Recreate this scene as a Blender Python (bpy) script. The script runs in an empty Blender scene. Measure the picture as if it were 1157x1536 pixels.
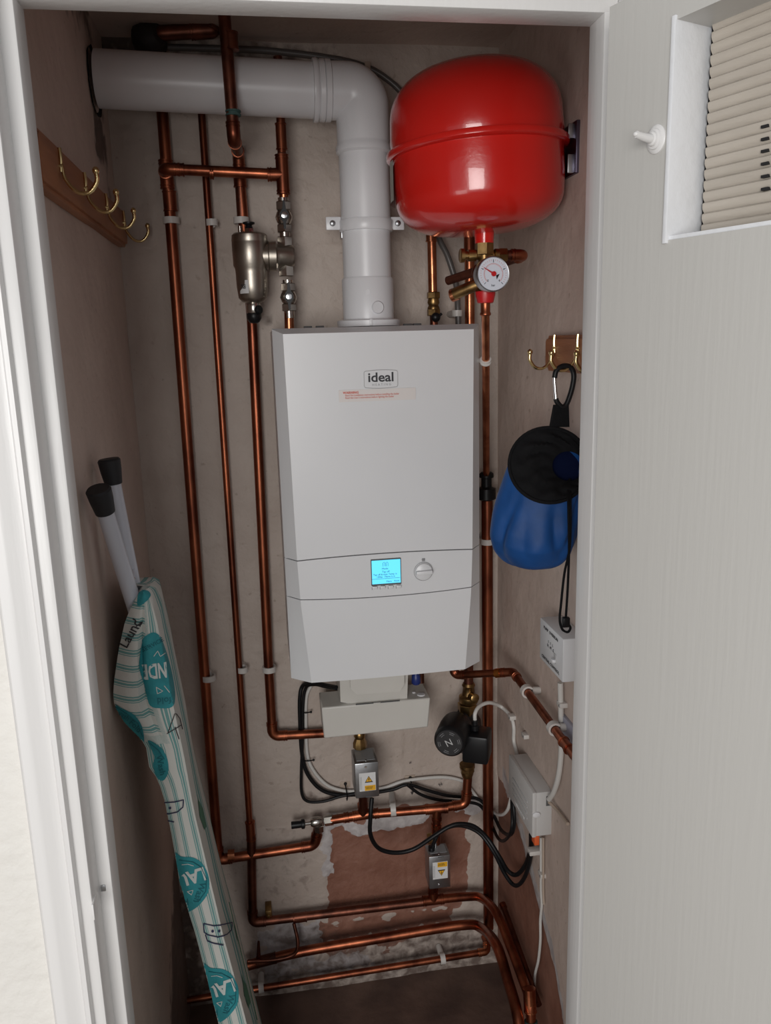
import bpy, bmesh, math, random
import numpy as np
from mathutils import Vector, Matrix, noise
from mathutils.bvhtree import BVHTree
random.seed(3)
# ------------------------------------------------------------------ camera
F, PITCH, YAW, ROLL = 1200.0, .2122, -.1495, .0275
CAM = Vector((0, -1.817, 1.672))
_cy, _sy, _cp, _sp = math.cos(YAW), math.sin(YAW), math.cos(PITCH), math.sin(PITCH)
fwd = Vector((-_sy*_cp, _cy*_cp, -_sp)); rt0 = Vector((_cy, _sy, 0)); dn0 = fwd.cross(rt0)
RT = rt0*math.cos(ROLL) + dn0*math.sin(ROLL)
DN = -rt0*math.sin(ROLL) + dn0*math.cos(ROLL)
cd = bpy.data.cameras.new('camera'); cam = bpy.data.objects.new('camera', cd)
bpy.context.scene.collection.objects.link(cam)
cd.sensor_fit = 'VERTICAL'; cd.sensor_height = 36; cd.lens = 36*F/1536
cd.clip_start = .02
mw = Matrix((( RT.x, -DN.x, -fwd.x, CAM.x), (RT.y, -DN.y, -fwd.y, CAM.y), (RT.z, -DN.z, -fwd.z, CAM.z), (0, 0, 0, 1)))
cam.matrix_world = mw
S = bpy.context.scene; S.camera = cam
# ------------------------------------------------------------------ light
S.view_settings.view_transform = 'Standard'; S.view_settings.look = 'None'
S.view_settings.gamma = 1; S.view_settings.exposure = 0.0
w = bpy.data.worlds.new('world'); S.world = w; w.use_nodes = True
w.node_tree.nodes['Background'].inputs[0].default_value = (.95, .965, 1.0, 1)
w.node_tree.nodes['Background'].inputs[1].default_value = .42

def area(name, loc, target, sx, sy, power, col):
    l = bpy.data.lights.new(name, 'AREA'); l.shape = 'RECTANGLE'; l.size = sx; l.size_y = sy
    l.energy = power; l.color = col
    o = bpy.data.objects.new(name, l); S.collection.objects.link(o)
    o.location = loc; o.rotation_euler = (Vector(target)-Vector(loc)).to_track_quat('-Z', 'Y').to_euler()
    return o
area('window_daylight', (-.62, -3.5, 1.6), (.1, -.5, 1.2), 1.1, 1.2, 47, (1.0, .985, .96))
area('left_jamb_fill', (-1.25, -2.5, .9), (-.2, -.9, .8), .7, .8, 5, (1.0, .985, .96))  # fill light added low on the left to brighten the left jamb

# ------------------------------------------------------------------ helpers
def ray(px, py): return RT*((px-578.5)/F) + DN*((py-768)/F) + fwd
def P(px, py, Y=None, X=None, Z=None):
    """the point on a world plane Y=.. / X=.. / Z=.. seen at a photo pixel"""
    d = ray(px, py)
    if Y is not None: return CAM + d*((Y-CAM.y)/d.y)
    if X is not None: return CAM + d*((X-CAM.x)/d.x)
    return CAM + d*((Z-CAM.z)/d.z)
V = Vector
MATS = {}
def mat(name, col, rough=.5, metal=0, bump=0, bscale=60, var=0, vscale=8, var2=None, coat=0, emit=None, estr=1, spec=.5, stretch=None):
    if name in MATS: return MATS[name]
    m = bpy.data.materials.new(name); m.use_nodes = True; nt = m.node_tree; b = nt.nodes['Principled BSDF']
    b.inputs['Base Color'].default_value = (*col, 1); b.inputs['Roughness'].default_value = rough
    b.inputs['Metallic'].default_value = metal; b.inputs['Coat Weight'].default_value = coat
    b.inputs['Specular IOR Level'].default_value = spec
    tc = nt.nodes.new('ShaderNodeTexCoord')
    src = tc.outputs['Object']
    if stretch:
        mp = nt.nodes.new('ShaderNodeMapping'); mp.inputs['Scale'].default_value = stretch
        nt.links.new(src, mp.inputs['Vector']); src = mp.outputs[0]
    if var or var2:
        n = nt.nodes.new('ShaderNodeTexNoise'); n.inputs['Scale'].default_value = vscale; n.inputs['Detail'].default_value = 6
        nt.links.new(src, n.inputs['Vector'])
        r = nt.nodes.new('ShaderNodeValToRGB'); r.color_ramp.elements[0].position = .35; r.color_ramp.elements[1].position = .68
        c2 = var2 or tuple(max(0, c*(1-var)) for c in col)
        r.color_ramp.elements[0].color = (*c2, 1); r.color_ramp.elements[1].color = (*col, 1)
        nt.links.new(n.outputs['Fac'], r.inputs[0]); nt.links.new(r.outputs[0], b.inputs['Base Color'])
    if bump:
        n = nt.nodes.new('ShaderNodeTexNoise'); n.inputs['Scale'].default_value = bscale; n.inputs['Detail'].default_value = 4
        nt.links.new(src, n.inputs['Vector'])
        bp = nt.nodes.new('ShaderNodeBump'); bp.inputs['Strength'].default_value = bump; bp.inputs['Distance'].default_value = .004
        nt.links.new(n.outputs['Fac'], bp.inputs['Height']); nt.links.new(bp.outputs[0], b.inputs['Normal'])
    if emit:
        b.inputs['Emission Color'].default_value = (*emit, 1); b.inputs['Emission Strength'].default_value = estr
    MATS[name] = m; return m

COPPER = mat('copper', (.44, .140, .070), .36, 1, .06, 40, vscale=22, var2=(.16, .048, .028), stretch=(1, 1, .35))
COPPERB = mat('bright_copper', (.62, .24, .12), .27, 1, .05, 40, vscale=30, var2=(.34, .11, .055))
COPPERD = mat('tarnished_copper', (.26, .095, .06), .42, 1, .1, 50, vscale=25, var2=(.11, .045, .032))
BRASS = mat('brass', (.42, .27, .11), .36, 1, .1, 60, vscale=40, var2=(.20, .12, .05))
BRASSB = mat('polished_brass', (.72, .56, .28), .2, 1)
NICKEL = mat('nickel', (.56, .53, .49), .22, 1)
NICKELM = mat('satin_nickel', (.40, .36, .31), .36, 1, .03, 200)
STEEL = mat('zinc_steel', (.50, .51, .53), .38, 1, .05, 90, var=.3, vscale=20)
CHROME = mat('chrome', (.8, .8, .8), .15, 1)
DSTEEL = mat('dark_zinc_steel', (.16, .14, .20), .35, 1)
WPLAS = mat('white_plastic', (.74, .74, .76), .32, 0, .03, 30, var=.05, vscale=6)
BOILW = mat('boiler_white', (.69, .695, .71), .33, 0, .02, 25, var=.03, vscale=5)
CREAMP = mat('cream_plastic', (.62, .60, .56), .35, 0, var=.06)
GREYP = mat('grey_box_plastic', (.56, .55, .54), .42)
CLIPW = mat('clip_plastic', (.60, .57, .54), .4)
BLACK = mat('black_plastic', (.008, .008, .009), .38, spec=.3)
RUBBER = mat('black_rubber', (.014, .015, .018), .6)
CABLEB = mat('black_cable', (.007, .007, .008), .42, spec=.3)
CABLEW = mat('white_cable', (.62, .60, .57), .42)
CABLET = mat('beige_cable', (.45, .36, .29), .5)
HOSE = mat('grey_hose', (.10, .09, .085), .35)
RED = mat('red_enamel', (.56, .014, .010), .22, 0, .035, 140, coat=.5)
REDP = mat('red_plastic', (.50, .012, .016), .35)
REDP2 = mat('bright_red_cap', (.70, .03, .02), .4)
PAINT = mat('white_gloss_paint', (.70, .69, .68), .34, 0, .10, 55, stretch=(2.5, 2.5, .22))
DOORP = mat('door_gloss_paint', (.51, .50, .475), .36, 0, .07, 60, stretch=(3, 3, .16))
WOOD = mat('stained_pine', (.42, .17, .075), .42, 0, .2, 60, vscale=14, var2=(.26, .095, .042), stretch=(1, .3, 3))
DARK = mat('dark_gap', (.012, .011, .012), .9)
BOARDLEG = mat('white_tube', (.62, .65, .72), .35)
BLUE = mat('blue_nylon', (.011, .078, .28), .55, 0, .6, 18, var=.4, vscale=9, spec=.28)
BLUESHADE = mat('bag_inside_shade', (.003, .006, .028), .9, spec=.1)  # near-black blue: shade inside the bag put into the colour
BFAB = mat('black_fabric', (.006, .006, .007), .85, 0, .9, 30, var=.3, spec=.2)
TEXTD = mat('dark_print', (.03, .03, .035), .6)
TEXTG = mat('grey_print', (.30, .30, .31), .6)
TEXTR = mat('red_print', (.62, .12, .08), .6)
TEXTL = mat('silver_print', (.42, .42, .42), .4)
STICK = mat('clear_sticker', (.70, .66, .64), .3)
SEAM = mat('panel_seam', (.10, .10, .10), .8)
YELLOW = mat('yellow_label', (.80, .42, .02), .5)
WLAB = mat('white_label', (.70, .70, .70), .5)
TEALP = mat('teal_print', (.030, .30, .34), .75, 0, .2, 300, var=.25, vscale=40)
SLAT = mat('beige_louvre_paint', (.47, .42, .36), .5, 0, .3, 60, var=.12, vscale=14, stretch=(.6, .6, 3))
LCD = mat('lcd', (.1, .5, .7), .3, emit=(.12, .66, .95), estr=.92)
LCDT = mat('lcd_print', (.02, .10, .25), .5)
ORANGE = mat('orange_tape', (.7, .12, .03), .5)

def deselect(): pass
class MB:
    """collects shapes in world coordinates"""
    def __init__(s): s.v = []; s.f = []; s.sm = []
    def add(s, vs, fs, smooth=True):
        n = len(s.v); s.v += [tuple(v) for v in vs]; s.f += [tuple(i+n for i in f) for f in fs]; s.sm += [smooth]*len(fs); return s
    def box(s, lo, hi, bev=0, M=None):
        bm = bmesh.new(); bmesh.ops.create_cube(bm, size=1)
        lo = V(lo); hi = V(hi)
        for v in bm.verts: v.co = V([(lo[i]+hi[i])/2+v.co[i]*(hi[i]-lo[i]) for i in range(3)])
        if bev: bmesh.ops.bevel(bm, geom=bm.edges[:], offset=bev, segments=2, affect='EDGES', profile=.5)
        if M: bm.transform(M)
        bm.verts.index_update()
        s.add([v.co for v in bm.verts], [[v.index for v in f.verts] for f in bm.faces], False); bm.free(); return s
    def prism(s, poly, vec, smooth=False):
        n = len(poly); vec = V(vec); a = [V(p) for p in poly]; b = [p+vec for p in a]
        fs = [list(range(n)), list(range(2*n-1, n-1, -1))]+[[(i+1) % n, i, i+n, (i+1) % n+n] for i in range(n)]
        return s.add(a+b, fs, smooth)
    def lathe(s, o, ax, prof, seg=24, smooth=True, rx=1, ry=1, ref=None):
        """prof: (distance along ax, radius)"""
        o = V(o); ax = V(ax).normalized(); u = ax.cross(V(ref) if ref else (V((0, 0, 1)) if abs(ax.z) < .9 else V((1, 0, 0)))).normalized(); w_ = ax.cross(u)
        vs = []; fs = []
        for h, r in prof:
            for k in range(seg):
                a = 2*math.pi*k/seg; vs.append(o+ax*h+u*(math.cos(a)*r*rx)+w_*(math.sin(a)*r*ry))
        for j in range(len(prof)-1):
            for k in range(seg):
                k2 = (k+1) % seg; fs.append((j*seg+k, j*seg+k2, (j+1)*seg+k2, (j+1)*seg+k))
        fs.append(tuple(range(seg-1, -1, -1))); fs.append(tuple((len(prof)-1)*seg+k for k in range(seg)))
        return s.add(vs, fs, smooth)
    def cyl(s, a, b, r, r2=None, seg=20, bev=0, smooth=True):
        a = V(a); b = V(b); L = (b-a).length; r2 = r if r2 is None else r2
        pr = [(0, r), (L, r2)] if not bev else [(0, r-bev), (bev, r), (L-bev, r2), (L, r2-bev)]
        return s.lathe(a, b-a, pr, seg, smooth)
    def tube(s, pts, r, seg=12, closed=False, rfn=None):
        pts = [V(p) for p in pts]; n = len(pts); vs = []; fs = []
        t0 = (pts[1]-pts[0]).normalized(); u = t0.orthogonal().normalized()
        for i in range(n):
            if closed: t = (pts[(i+1) % n]-pts[i-1]).normalized()
            else: t = (pts[min(i+1, n-1)]-pts[max(i-1, 0)]).normalized()
            u = (u-t*u.dot(t)).normalized(); w_ = t.cross(u); rr = rfn(i/(n-1)) if rfn else r
            for k in range(seg):
                a = 2*math.pi*k/seg; vs.append(pts[i]+u*(math.cos(a)*rr)+w_*(math.sin(a)*rr))
        for j in range(n if closed else n-1):
            for k in range(seg):
                k2 = (k+1) % seg; j2 = (j+1) % n; fs.append((j*seg+k, j*seg+k2, j2*seg+k2, j2*seg+k))
        if not closed: fs.append(tuple(range(seg-1, -1, -1))); fs.append(tuple((n-1)*seg+k for k in range(seg)))
        return s.add(vs, fs, True)
    def ball(s, c, r, sc=(1, 1, 1), seg=16):
        c = V(c); vs = []; fs = []; m = seg//2
        for i in range(m+1):
            th = math.pi*i/m
            for k in range(seg):
                a = 2*math.pi*k/seg; vs.append(c+V((math.sin(th)*math.cos(a)*sc[0], math.sin(th)*math.sin(a)*sc[1], math.cos(th)*sc[2]))*r)
        for i in range(m):
            for k in range(seg):
                k2 = (k+1) % seg; fs.append((i*seg+k, (i+1)*seg+k, (i+1)*seg+k2, i*seg+k2))
        return s.add(vs, fs, True)
    def hexnut(s, a, b, r):
        return s.cyl(a, b, r, seg=6, bev=min(.0015, r*.1), smooth=False)
    def build(s, name, m, parent=None, merge=False):
        me = bpy.data.meshes.new(name)
        root = V((0, 0, 0))
        if parent is not None: root = V(parent['_org'])
        me.from_pydata([tuple(V(v)-root) for v in s.v], [], s.f); me.materials.append(m)
        me.polygons.foreach_set('use_smooth', s.sm)
        if merge:
            bm = bmesh.new(); bm.from_mesh(me); bmesh.ops.remove_doubles(bm, verts=bm.verts, dist=1e-5); bm.to_mesh(me); bm.free()
        me.set_sharp_from_angle(angle=math.radians(40)); me.update()
        o = bpy.data.objects.new(name, me); S.collection.objects.link(o)
        if parent is not None: o.parent = parent; o['_org'] = tuple(root)
        else: o['_org'] = (0., 0., 0.)
        return o
ALL = []
def thing(name, label, cat, loc, group=None):
    o = bpy.data.objects.new(name, None); S.collection.objects.link(o); o.empty_display_size = .02
    o.location = loc; o['_org'] = tuple(V(loc)); o['label'] = label; o['category'] = cat
    if group: o['group'] = group
    return o
def tag(o, label, cat, group=None):
    o['label'] = label; o['category'] = cat
    if group: o['group'] = group
    return o
def single(mb, name, m, label, cat, group=None):
    """a thing that is one mesh: origin moved to its own base"""
    v = np.array(mb.v); c = V(((v[:, 0].min()+v[:, 0].max())/2, (v[:, 1].min()+v[:, 1].max())/2, v[:, 2].min()))
    mb.v = [tuple(V(p)-c) for p in mb.v]; o = mb.build(name, m); o.location = c; return tag(o, label, cat, group)
def struct(mb, name, m, parent=None):
    o = mb.build(name, m, parent); o['kind'] = 'structure' 
    return o
def fillet(pts, r, n=7):
    pts = [V(p) for p in pts]; out = [pts[0]]
    for i in range(1, len(pts)-1):
        a, b, c = pts[i-1], pts[i], pts[i+1]; u = (a-b); w_ = (c-b); lu, lw = u.length, w_.length; u.normalize(); w_.normalize()
        ang = u.angle(w_)
        if ang > math.pi-.03: out.append(b); continue
        rr = r[i-1] if isinstance(r, (list, tuple)) else r
        d = min(rr/math.tan(ang/2), lu*.48, lw*.48); p0 = b+u*d; p1 = b+w_*d
        R = d*math.tan(ang/2); cen = b+(u+w_).normalized()*(R/math.sin(ang/2))
        for k in range(n+1):
            aa = (p0-cen).normalized(); bb = (p1-cen).normalized(); om = aa.angle(bb); t = k/n
            v = (aa*math.sin((1-t)*om)+bb*math.sin(t*om))*(R/max(1e-6, math.sin(om))); out.append(cen+v)
    out.append(pts[-1]); return out
def smooth_path(pts, n=10):
    pts = [V(p) for p in pts]; q = [pts[0]*2-pts[1]]+pts+[pts[-1]*2-pts[-2]]; out = []
    for i in range(1, len(q)-2):
        for k in range(n):
            t = k/n; a, b, c, d = q[i-1], q[i], q[i+1], q[i+2]
            out.append(.5*((2*b)+(c-a)*t+(2*a-5*b+4*c-d)*t*t+(3*b-a-3*c+d)*t**3))
    out.append(pts[-1]); return out
_tc = {}
def text(body, size, loc, m, parent, right=(1, 0, 0), up=(0, 0, 1), name='lettering', align='CENTER', squash=1, fat=0, thick=.0002, rot=0):
    c = bpy.data.curves.new('t', 'FONT'); c.body = body; c.size = size; c.align_x = align; c.align_y = 'CENTER'; c.offset = fat; c.extrude = thick; c.resolution_u = 3
    t = bpy.data.objects.new('t', c); S.collection.objects.link(t)
    dg = bpy.context.evaluated_depsgraph_get(); me = bpy.data.meshes.new_from_object(t.evaluated_get(dg))
    bpy.data.objects.remove(t); me.name = name
    r = V(right).normalized(); u = V(up).normalized(); 
    if rot: r, u = r*math.cos(rot)+u*math.sin(rot), u*math.cos(rot)-r*math.sin(rot)
    n = r.cross(u); root = V(parent['_org']); L = V(loc)-root
    for v in me.vertices: v.co = L+r*(v.co.x*squash)+u*v.co.y+n*v.co.z
    me.materials.clear(); me.materials.append(m)
    o = bpy.data.objects.new(name, me); S.collection.objects.link(o); o.parent = parent; o['_org'] = tuple(root); return o
def quadpx(px4, Y=None, X=None, off=(0, 0, 0)):
    return [P(a, b, Y=Y, X=X)+V(off) for a, b in px4]
def lerp(a, b, t): return a+(b-a)*t
def interp(x, tab):
    if x <= tab[0][0]: return tab[0][1]
    for (a, va), (b, vb) in zip(tab, tab[1:]):
        if x <= b: return lerp(va, vb, (x-a)/(b-a))
    return tab[-1][1]

# ------------------------------------------------------------------ walls
XL, XR, ZC = -.272, .546, 2.275
def plaster(name, base, base2, bump=.5):
    m = bpy.data.materials.new(name); m.use_nodes = True; nt = m.node_tree; b = nt.nodes['Principled BSDF']
    b.inputs['Roughness'].default_value = .62
    tc = nt.nodes.new('ShaderNodeTexCoord'); at = nt.nodes.new('ShaderNodeAttribute'); at.attribute_name = 'mask'
    sp = nt.nodes.new('ShaderNodeSeparateColor'); nt.links.new(at.outputs['Color'], sp.inputs[0])
    def nz(scale, det=6, dist=0):
        n = nt.nodes.new('ShaderNodeTexNoise'); n.inputs['Scale'].default_value = scale; n.inputs['Detail'].default_value = det; n.inputs['Distortion'].default_value = dist
        nt.links.new(tc.outputs['Object'], n.inputs['Vector']); return n.outputs['Fac']
    def ramp(f, a, b_, c0=(0, 0, 0), c1=(1, 1, 1)):
        r = nt.nodes.new('ShaderNodeValToRGB'); r.color_ramp.elements[0].position = a; r.color_ramp.elements[1].position = b_
        r.color_ramp.elements[0].color = (*c0, 1); r.color_ramp.elements[1].color = (*c1, 1); nt.links.new(f, r.inputs[0]); return r.outputs[0]
    def math_(op, a, c):
        n = nt.nodes.new('ShaderNodeMath'); n.operation = op
        for i, x in enumerate((a, c)):
            if isinstance(x, (int, float)): n.inputs[i].default_value = x
            else: nt.links.new(x, n.inputs[i])
        return n.outputs[0]
    def mix(f, a, c):
        n = nt.nodes.new('ShaderNodeMix'); n.data_type = 'RGBA'
        nt.links.new(f, n.inputs[0]) 
        for i, x in ((6, a), (7, c)):
            if isinstance(x, tuple): n.inputs[i].default_value = (*x, 1)
            else: nt.links.new(x, n.inputs[i])
        return n.outputs[2]
    fine = nz(38, 8, .4); big = nz(5, 5); mid = nz(14, 7)
    col = ramp(big, .35, .7, base2, base)
    fl = ramp(nz(55, 3), .66, .72); col = mix(math_('MULTIPLY', fl, .45), col, (base2[0]*.6, base2[1]*.55, base2[2]*.5))
    pk = ramp(mid, .3, .7, (.22, .092, .06), (.31, .15, .105))
    wh = ramp(fine, .3, .7, (.40, .36, .36), (.62, .58, .57))
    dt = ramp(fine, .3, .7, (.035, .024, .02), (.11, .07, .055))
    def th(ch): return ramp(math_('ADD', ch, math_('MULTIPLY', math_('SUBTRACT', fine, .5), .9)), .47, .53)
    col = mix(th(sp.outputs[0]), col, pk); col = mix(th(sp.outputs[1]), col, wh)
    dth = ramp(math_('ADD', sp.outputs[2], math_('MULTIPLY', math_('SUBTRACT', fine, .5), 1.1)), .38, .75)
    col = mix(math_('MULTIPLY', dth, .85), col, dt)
    nt.links.new(col, b.inputs['Base Color'])
    bp = nt.nodes.new('ShaderNodeBump'); bp.inputs['Strength'].default_value = bump; bp.inputs['Distance'].default_value = .009
    h = math_('ADD', math_('MULTIPLY', mid, .8), math_('MULTIPLY', fine, .35)); nt.links.new(h, bp.inputs['Height']); nt.links.new(bp.outputs[0], b.inputs['Normal'])
    return m
def soft(d, w_=.02): return max(0., min(1., .5-d/(2*w_)))     # signed distance -> mask
def sdbox(x, z, x0, x1, z0, z1): return max(x0-x, x-x1, z0-z, z-z1)
def sdell(x, z, cx, cz, rx, rz): return (math.hypot((x-cx)/rx, (z-cz)/rz)-1)*min(rx, rz)
def wall(name, org, u, v, nu, nv, fn, m, thick, disp=.004):
    org = V(org); u = V(u); v = V(v); n = u.cross(v).normalized(); vs = []; fs = []; cols = []
    for j in range(nv+1):
        for i in range(nu+1):
            p = org+u*(i/nu)+v*(j/nv)
            d = (noise.noise(p*4)*1.0+noise.noise(p*13+V((5, 1, 2)))*.35+noise.noise(p*31+V((2, 2, 7)))*.16)*disp*(1.0 if p.z < 1.65 else 1.7)
            a, b = (p.x if abs(u.x) > .01 else p.y), p.z
            r = fn(a, b) if fn else (0, 0, 0, 0)
            if len(r) > 3: d -= r[3]
            vs.append(p+n*d); cols.append((r[0], r[1], r[2], 1))
    for j in range(nv):
        for i in range(nu):
            k = j*(nu+1)+i; fs.append((k, k+1, k+nu+2, k+nu+1))
    base = len(vs)
    for c in (org, org+u, org+u+v, org+v): vs.append(c-n*thick); cols.append((0, 0, 0, 1))
    fs.append((base, base+3, base+2, base+1))
    bt = [i for i in range(nu+1)]; tp = [nv*(nu+1)+i for i in range(nu, -1, -1)]
    lf = [j*(nu+1) for j in range(nv, -1, -1)]; rg = [j*(nu+1)+nu for j in range(nv+1)]
    fs += [tuple([base, base+1]+bt[::-1]), tuple([base+2, base+3]+tp[::-1]), tuple([base+3, base]+lf[::-1]), tuple([base+1, base+2]+rg[::-1])]
    mb = MB(); mb.add(vs, fs, True); mb.sm[-5:] = [False]*5
    o = struct(mb, name, m)
    ca = o.data.color_attributes.new('mask', 'FLOAT_COLOR', 'POINT'); ca.data.foreach_set('color', [c for q in cols for c in q])
    return o
PL = plaster('painted_plaster', (.55, .47, .415), (.46, .38, .33), 1.3)
PLL = plaster('painted_plaster_side', (.66, .54, .475), (.56, .45, .39), .55)
def nzz(x, z, s, k=0): return noise.noise(V((x*s, z*s, k)))
def back_mask(x, z):
    j = nzz(x, z, 22)*.014+nzz(x, z, 60, 3)*.006
    pink = max(soft(max(sdbox(x, z, .095, .47, .19, .50), sdell(x, z, .26, .36, .225, .30))+j, .012), soft(sdbox(x, z, .03, .42, .135, .19)+j*2, .02), .8*soft(sdbox(x, z, -.02, .30, .09, .14)+j*2, .02))
    wh = max(soft(sdbox(x, z, .13, .37, .435, .487)+j*1.6+abs(x-.28)*.12, .012), soft(sdbox(x, z, .085, .12, .33, .50)+j*2, .012), soft(sdell(x, z, .44, .485, .022, .018)+j, .01),
             soft(sdbox(x, z, -.09, .06, .05, .20)+j*2.2, .02), soft(sdbox(x, z, .06, .2, .05, .085)+j*2, .02), soft(sdbox(x, z, .47, .52, .47, .50)+j*2, .01))
    dirt_dark = max(.62*soft(z-.16+j*3, .06), .34*soft(sdell(x, z, -.02, .36, .14, .22)+j*2, .08), .75*soft(sdell(x, z, .0, .165, .10, .035)+j*1.5, .03), .55*soft(sdbox(x, z, .0, .45, .125, .15)+j*2, .03), .6*soft(sdbox(x, z, -.3, .6, -.1, .03)+j, .03),  # dirt, mould, rust; also darkens the ceiling edge and low behind the board
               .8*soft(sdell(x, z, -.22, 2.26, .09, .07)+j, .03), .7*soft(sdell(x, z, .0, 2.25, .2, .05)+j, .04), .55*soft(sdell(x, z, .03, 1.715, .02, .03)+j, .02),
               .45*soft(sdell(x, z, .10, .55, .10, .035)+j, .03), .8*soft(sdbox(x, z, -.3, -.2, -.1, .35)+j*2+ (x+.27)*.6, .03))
    dep = .006*pink*(1-wh)
    zl = 1.868+nzz(x, z, 9)*.01
    if -.1 < x < .30: dep -= .003*soft(abs(z-zl)-.004, .004)*max(0, .4+nzz(x, z, 12, 5))+.0016*soft(z-zl, .004)
    crk = abs(x-(-.02+.05*math.sin(z*9)+.01*nzz(x, z, 25)))
    if 1.82 < z < 2.02: dep += .0025*soft(crk-.0015, .003)
    return pink, wh, dirt_dark, dep
def side_mask(y, z):
    j = nzz(y, z, 20, 7)*.016+nzz(y, z, 70, 9)*.007
    # bare pink plaster low on the right wall, its edge rising towards the back corner
    top = interp(y, [(-.9, -.2), (-.52, .12), (-.48, .27), (-.42, .36), (-.29, .445), (-.2, .51), (-.08, .565), (0, .57)])
    pink = soft(z-top+j, .012); wh = soft(abs(z-top-.02)-.025+j*1.6, .012)*(1 if y < -.05 else .4)
    pk2 = .62*soft(sdbox(y, z, -.06, .02, .5, 1.75)+j*3, .05)
    return max(pink, 0), wh*.9, .45*soft(sdbox(y, z, -.5, .1, -.1, .04)+j, .04), 0.004*pink
def left_mask(y, z):
    j = nzz(y, z, 20, 4)*.02+nzz(y, z, 60, 5)*.01
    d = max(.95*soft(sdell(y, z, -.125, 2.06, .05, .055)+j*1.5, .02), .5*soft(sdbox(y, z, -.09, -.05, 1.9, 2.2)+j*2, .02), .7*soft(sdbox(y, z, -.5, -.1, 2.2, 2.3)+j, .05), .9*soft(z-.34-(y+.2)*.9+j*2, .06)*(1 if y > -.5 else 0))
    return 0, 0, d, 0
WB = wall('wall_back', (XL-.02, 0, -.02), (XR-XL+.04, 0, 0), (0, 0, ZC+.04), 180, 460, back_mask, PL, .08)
wall('wall_right', (XR, .0, -.02), (0, -.89, 0), (0, 0, ZC+.04), 150, 380, side_mask, PLL, .08, .002)
# left wall with the hole the flue leaves through
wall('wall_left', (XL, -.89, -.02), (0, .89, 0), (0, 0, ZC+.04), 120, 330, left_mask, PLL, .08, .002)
FL = mat('closet_floor', (.14, .085, .065), .65, 0, .6, 30, vscale=9, var2=(.075, .045, .036))
o = struct(MB().box((XL-.1, -.887, -.06), (XR+.1, .08, 0)), 'floor', FL)
HF = mat('hall_floor', (.20, .15, .11), .6, 0, .2, 30, var=.3)
struct(MB().box((-2.2, -4.2, -.06), (2.2, -.887, -.002)), 'floor_hall', HF)
struct(MB().box((XL-.1, -.887, ZC), (XR+.1, .08, ZC+.06)), 'ceiling', PLL)
CW = mat('cream_wall', (.72, .70, .66), .6, 0, 1.0, 38, var=.04, vscale=10)
YF = -.95
struct(MB().box((-2.2, YF, 0), (-.245, -.887, 2.6)), 'wall_front_left', CW)
struct(MB().box((.42, YF, 0), (2.2, -.887, 2.6)), 'wall_front_right', CW)
struct(MB().box((-.245, YF, 2.04), (.42, -.887, 2.6)), 'wall_front_top', CW)

# ------------------------------------------------------------------ door frame
XA, XB, ZH = -.211, .3835, 2.004
bz = -.0
# the jambs: lining with a rebate and stop
mb = MB().box((-.2265-.035, -.962, 0), (-.2265, -.886, ZH+.05), .004).box((-.236, -.926, 0), (XA, -.8855, ZH+.002), .003)
struct(mb, 'trim_1', PAINT)
mb = MB().box((XB+.0155, -.962, 0), (XB+.05, -.886, ZH+.05), .003).box((XB, -.926, 0), (XB+.022, -.8855, ZH+.002), .002)
struct(mb, 'trim_2', PAINT)
mb = MB().box((-.2265, -.962, ZH+.0155), (XB+.0155, -.886, ZH+.05), .003).box((-.2265, -.926, ZH), (XB+.0155, -.8855, ZH+.022), .002)
struct(mb, 'trim_3', PAINT)
# architrave, left: moulded section run up the wall
prof = [(-.240, -.95), (-.240, -.968), (-.2415, -.971), (-.246, -.9715), (-.249, -.966), (-.258, -.967), (-.266, -.972), (-.2715, -.9725), (-.279, -.9715), (-.283, -.967), (-.284, -.95)]
struct(MB().prism([V((x, y, 0)) for x, y in prof], (0, 0, 2.07)), 'trim_4', PAINT)
struct(MB().prism([V((-.244, y, z)) for y, z in [(-.95, 2.022), (-.968, 2.022), (-.972, 2.03), (-.966, 2.035), (-.9725, 2.055), (-.966, 2.067), (-.95, 2.067)]], (.66, 0, 0)), 'trim_5', PAINT)
# strike plate on the stop
t = thing('strike_plate', 'small painted metal catch plate low on the left door jamb', 'latch', (-.222, -.93, 1.0))
a = P(140, 1352, X=-.2255); 
MB().box((-.2268, a.y-.006, P(140, 1385, X=-.2255).z), (-.2245, a.y+.012, a.z), .0008).build('plate', PAINT, t)
MB().box((-.2246, -.9275, a.z-.014), (-.219, -.9255, a.z-.006), .0005).build('keep_slot', STEEL, t)

# ------------------------------------------------------------------ open door with louvred vent
HG = V((.3665, -.978, 0)); TH = math.radians(21); DD = V((math.sin(TH), -math.cos(TH), 0)); DNV = V((-math.cos(TH), -math.sin(TH), 0))   # visible face normal
def PD(px, py, depth=0):      # pixel to door-plane point (depth behind the visible face)
    o_ = HG-DNV*depth; d = ray(px, py); return CAM+d*((o_-CAM).dot(DNV)/d.dot(DNV))
def sd(p): return (p-HG).dot(DD)
def DP(s, z, depth=0): q = HG+DD*s-DNV*depth; return V((q.x, q.y, z))
DT = .037
a = PD(1013, 24); b = PD(997, 361)
s0 = (sd(a)+sd(b))/2; ztop, zbot = a.z, b.z
s1 = .56; DW = .60; DH = 1.99
BD = .043                          # depth of the vent box behind the face
def dbox(mb, sa, sb, z0, z1, d0, d1, bev=0):
    M = Matrix(((DD.x, -DNV.x, 0, HG.x), (DD.y, -DNV.y, 0, HG.y), (0, 0, 1, 0), (0, 0, 0, 1)))
    return mb.box((sa, d0, z0), (sb, d1, z1), bev, M)
door = thing('door_1', 'white gloss painted flush door standing open on the right, with a louvred vent', 'door', HG)
del door['label']; del door['category']; door['kind'] = 'structure'
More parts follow.
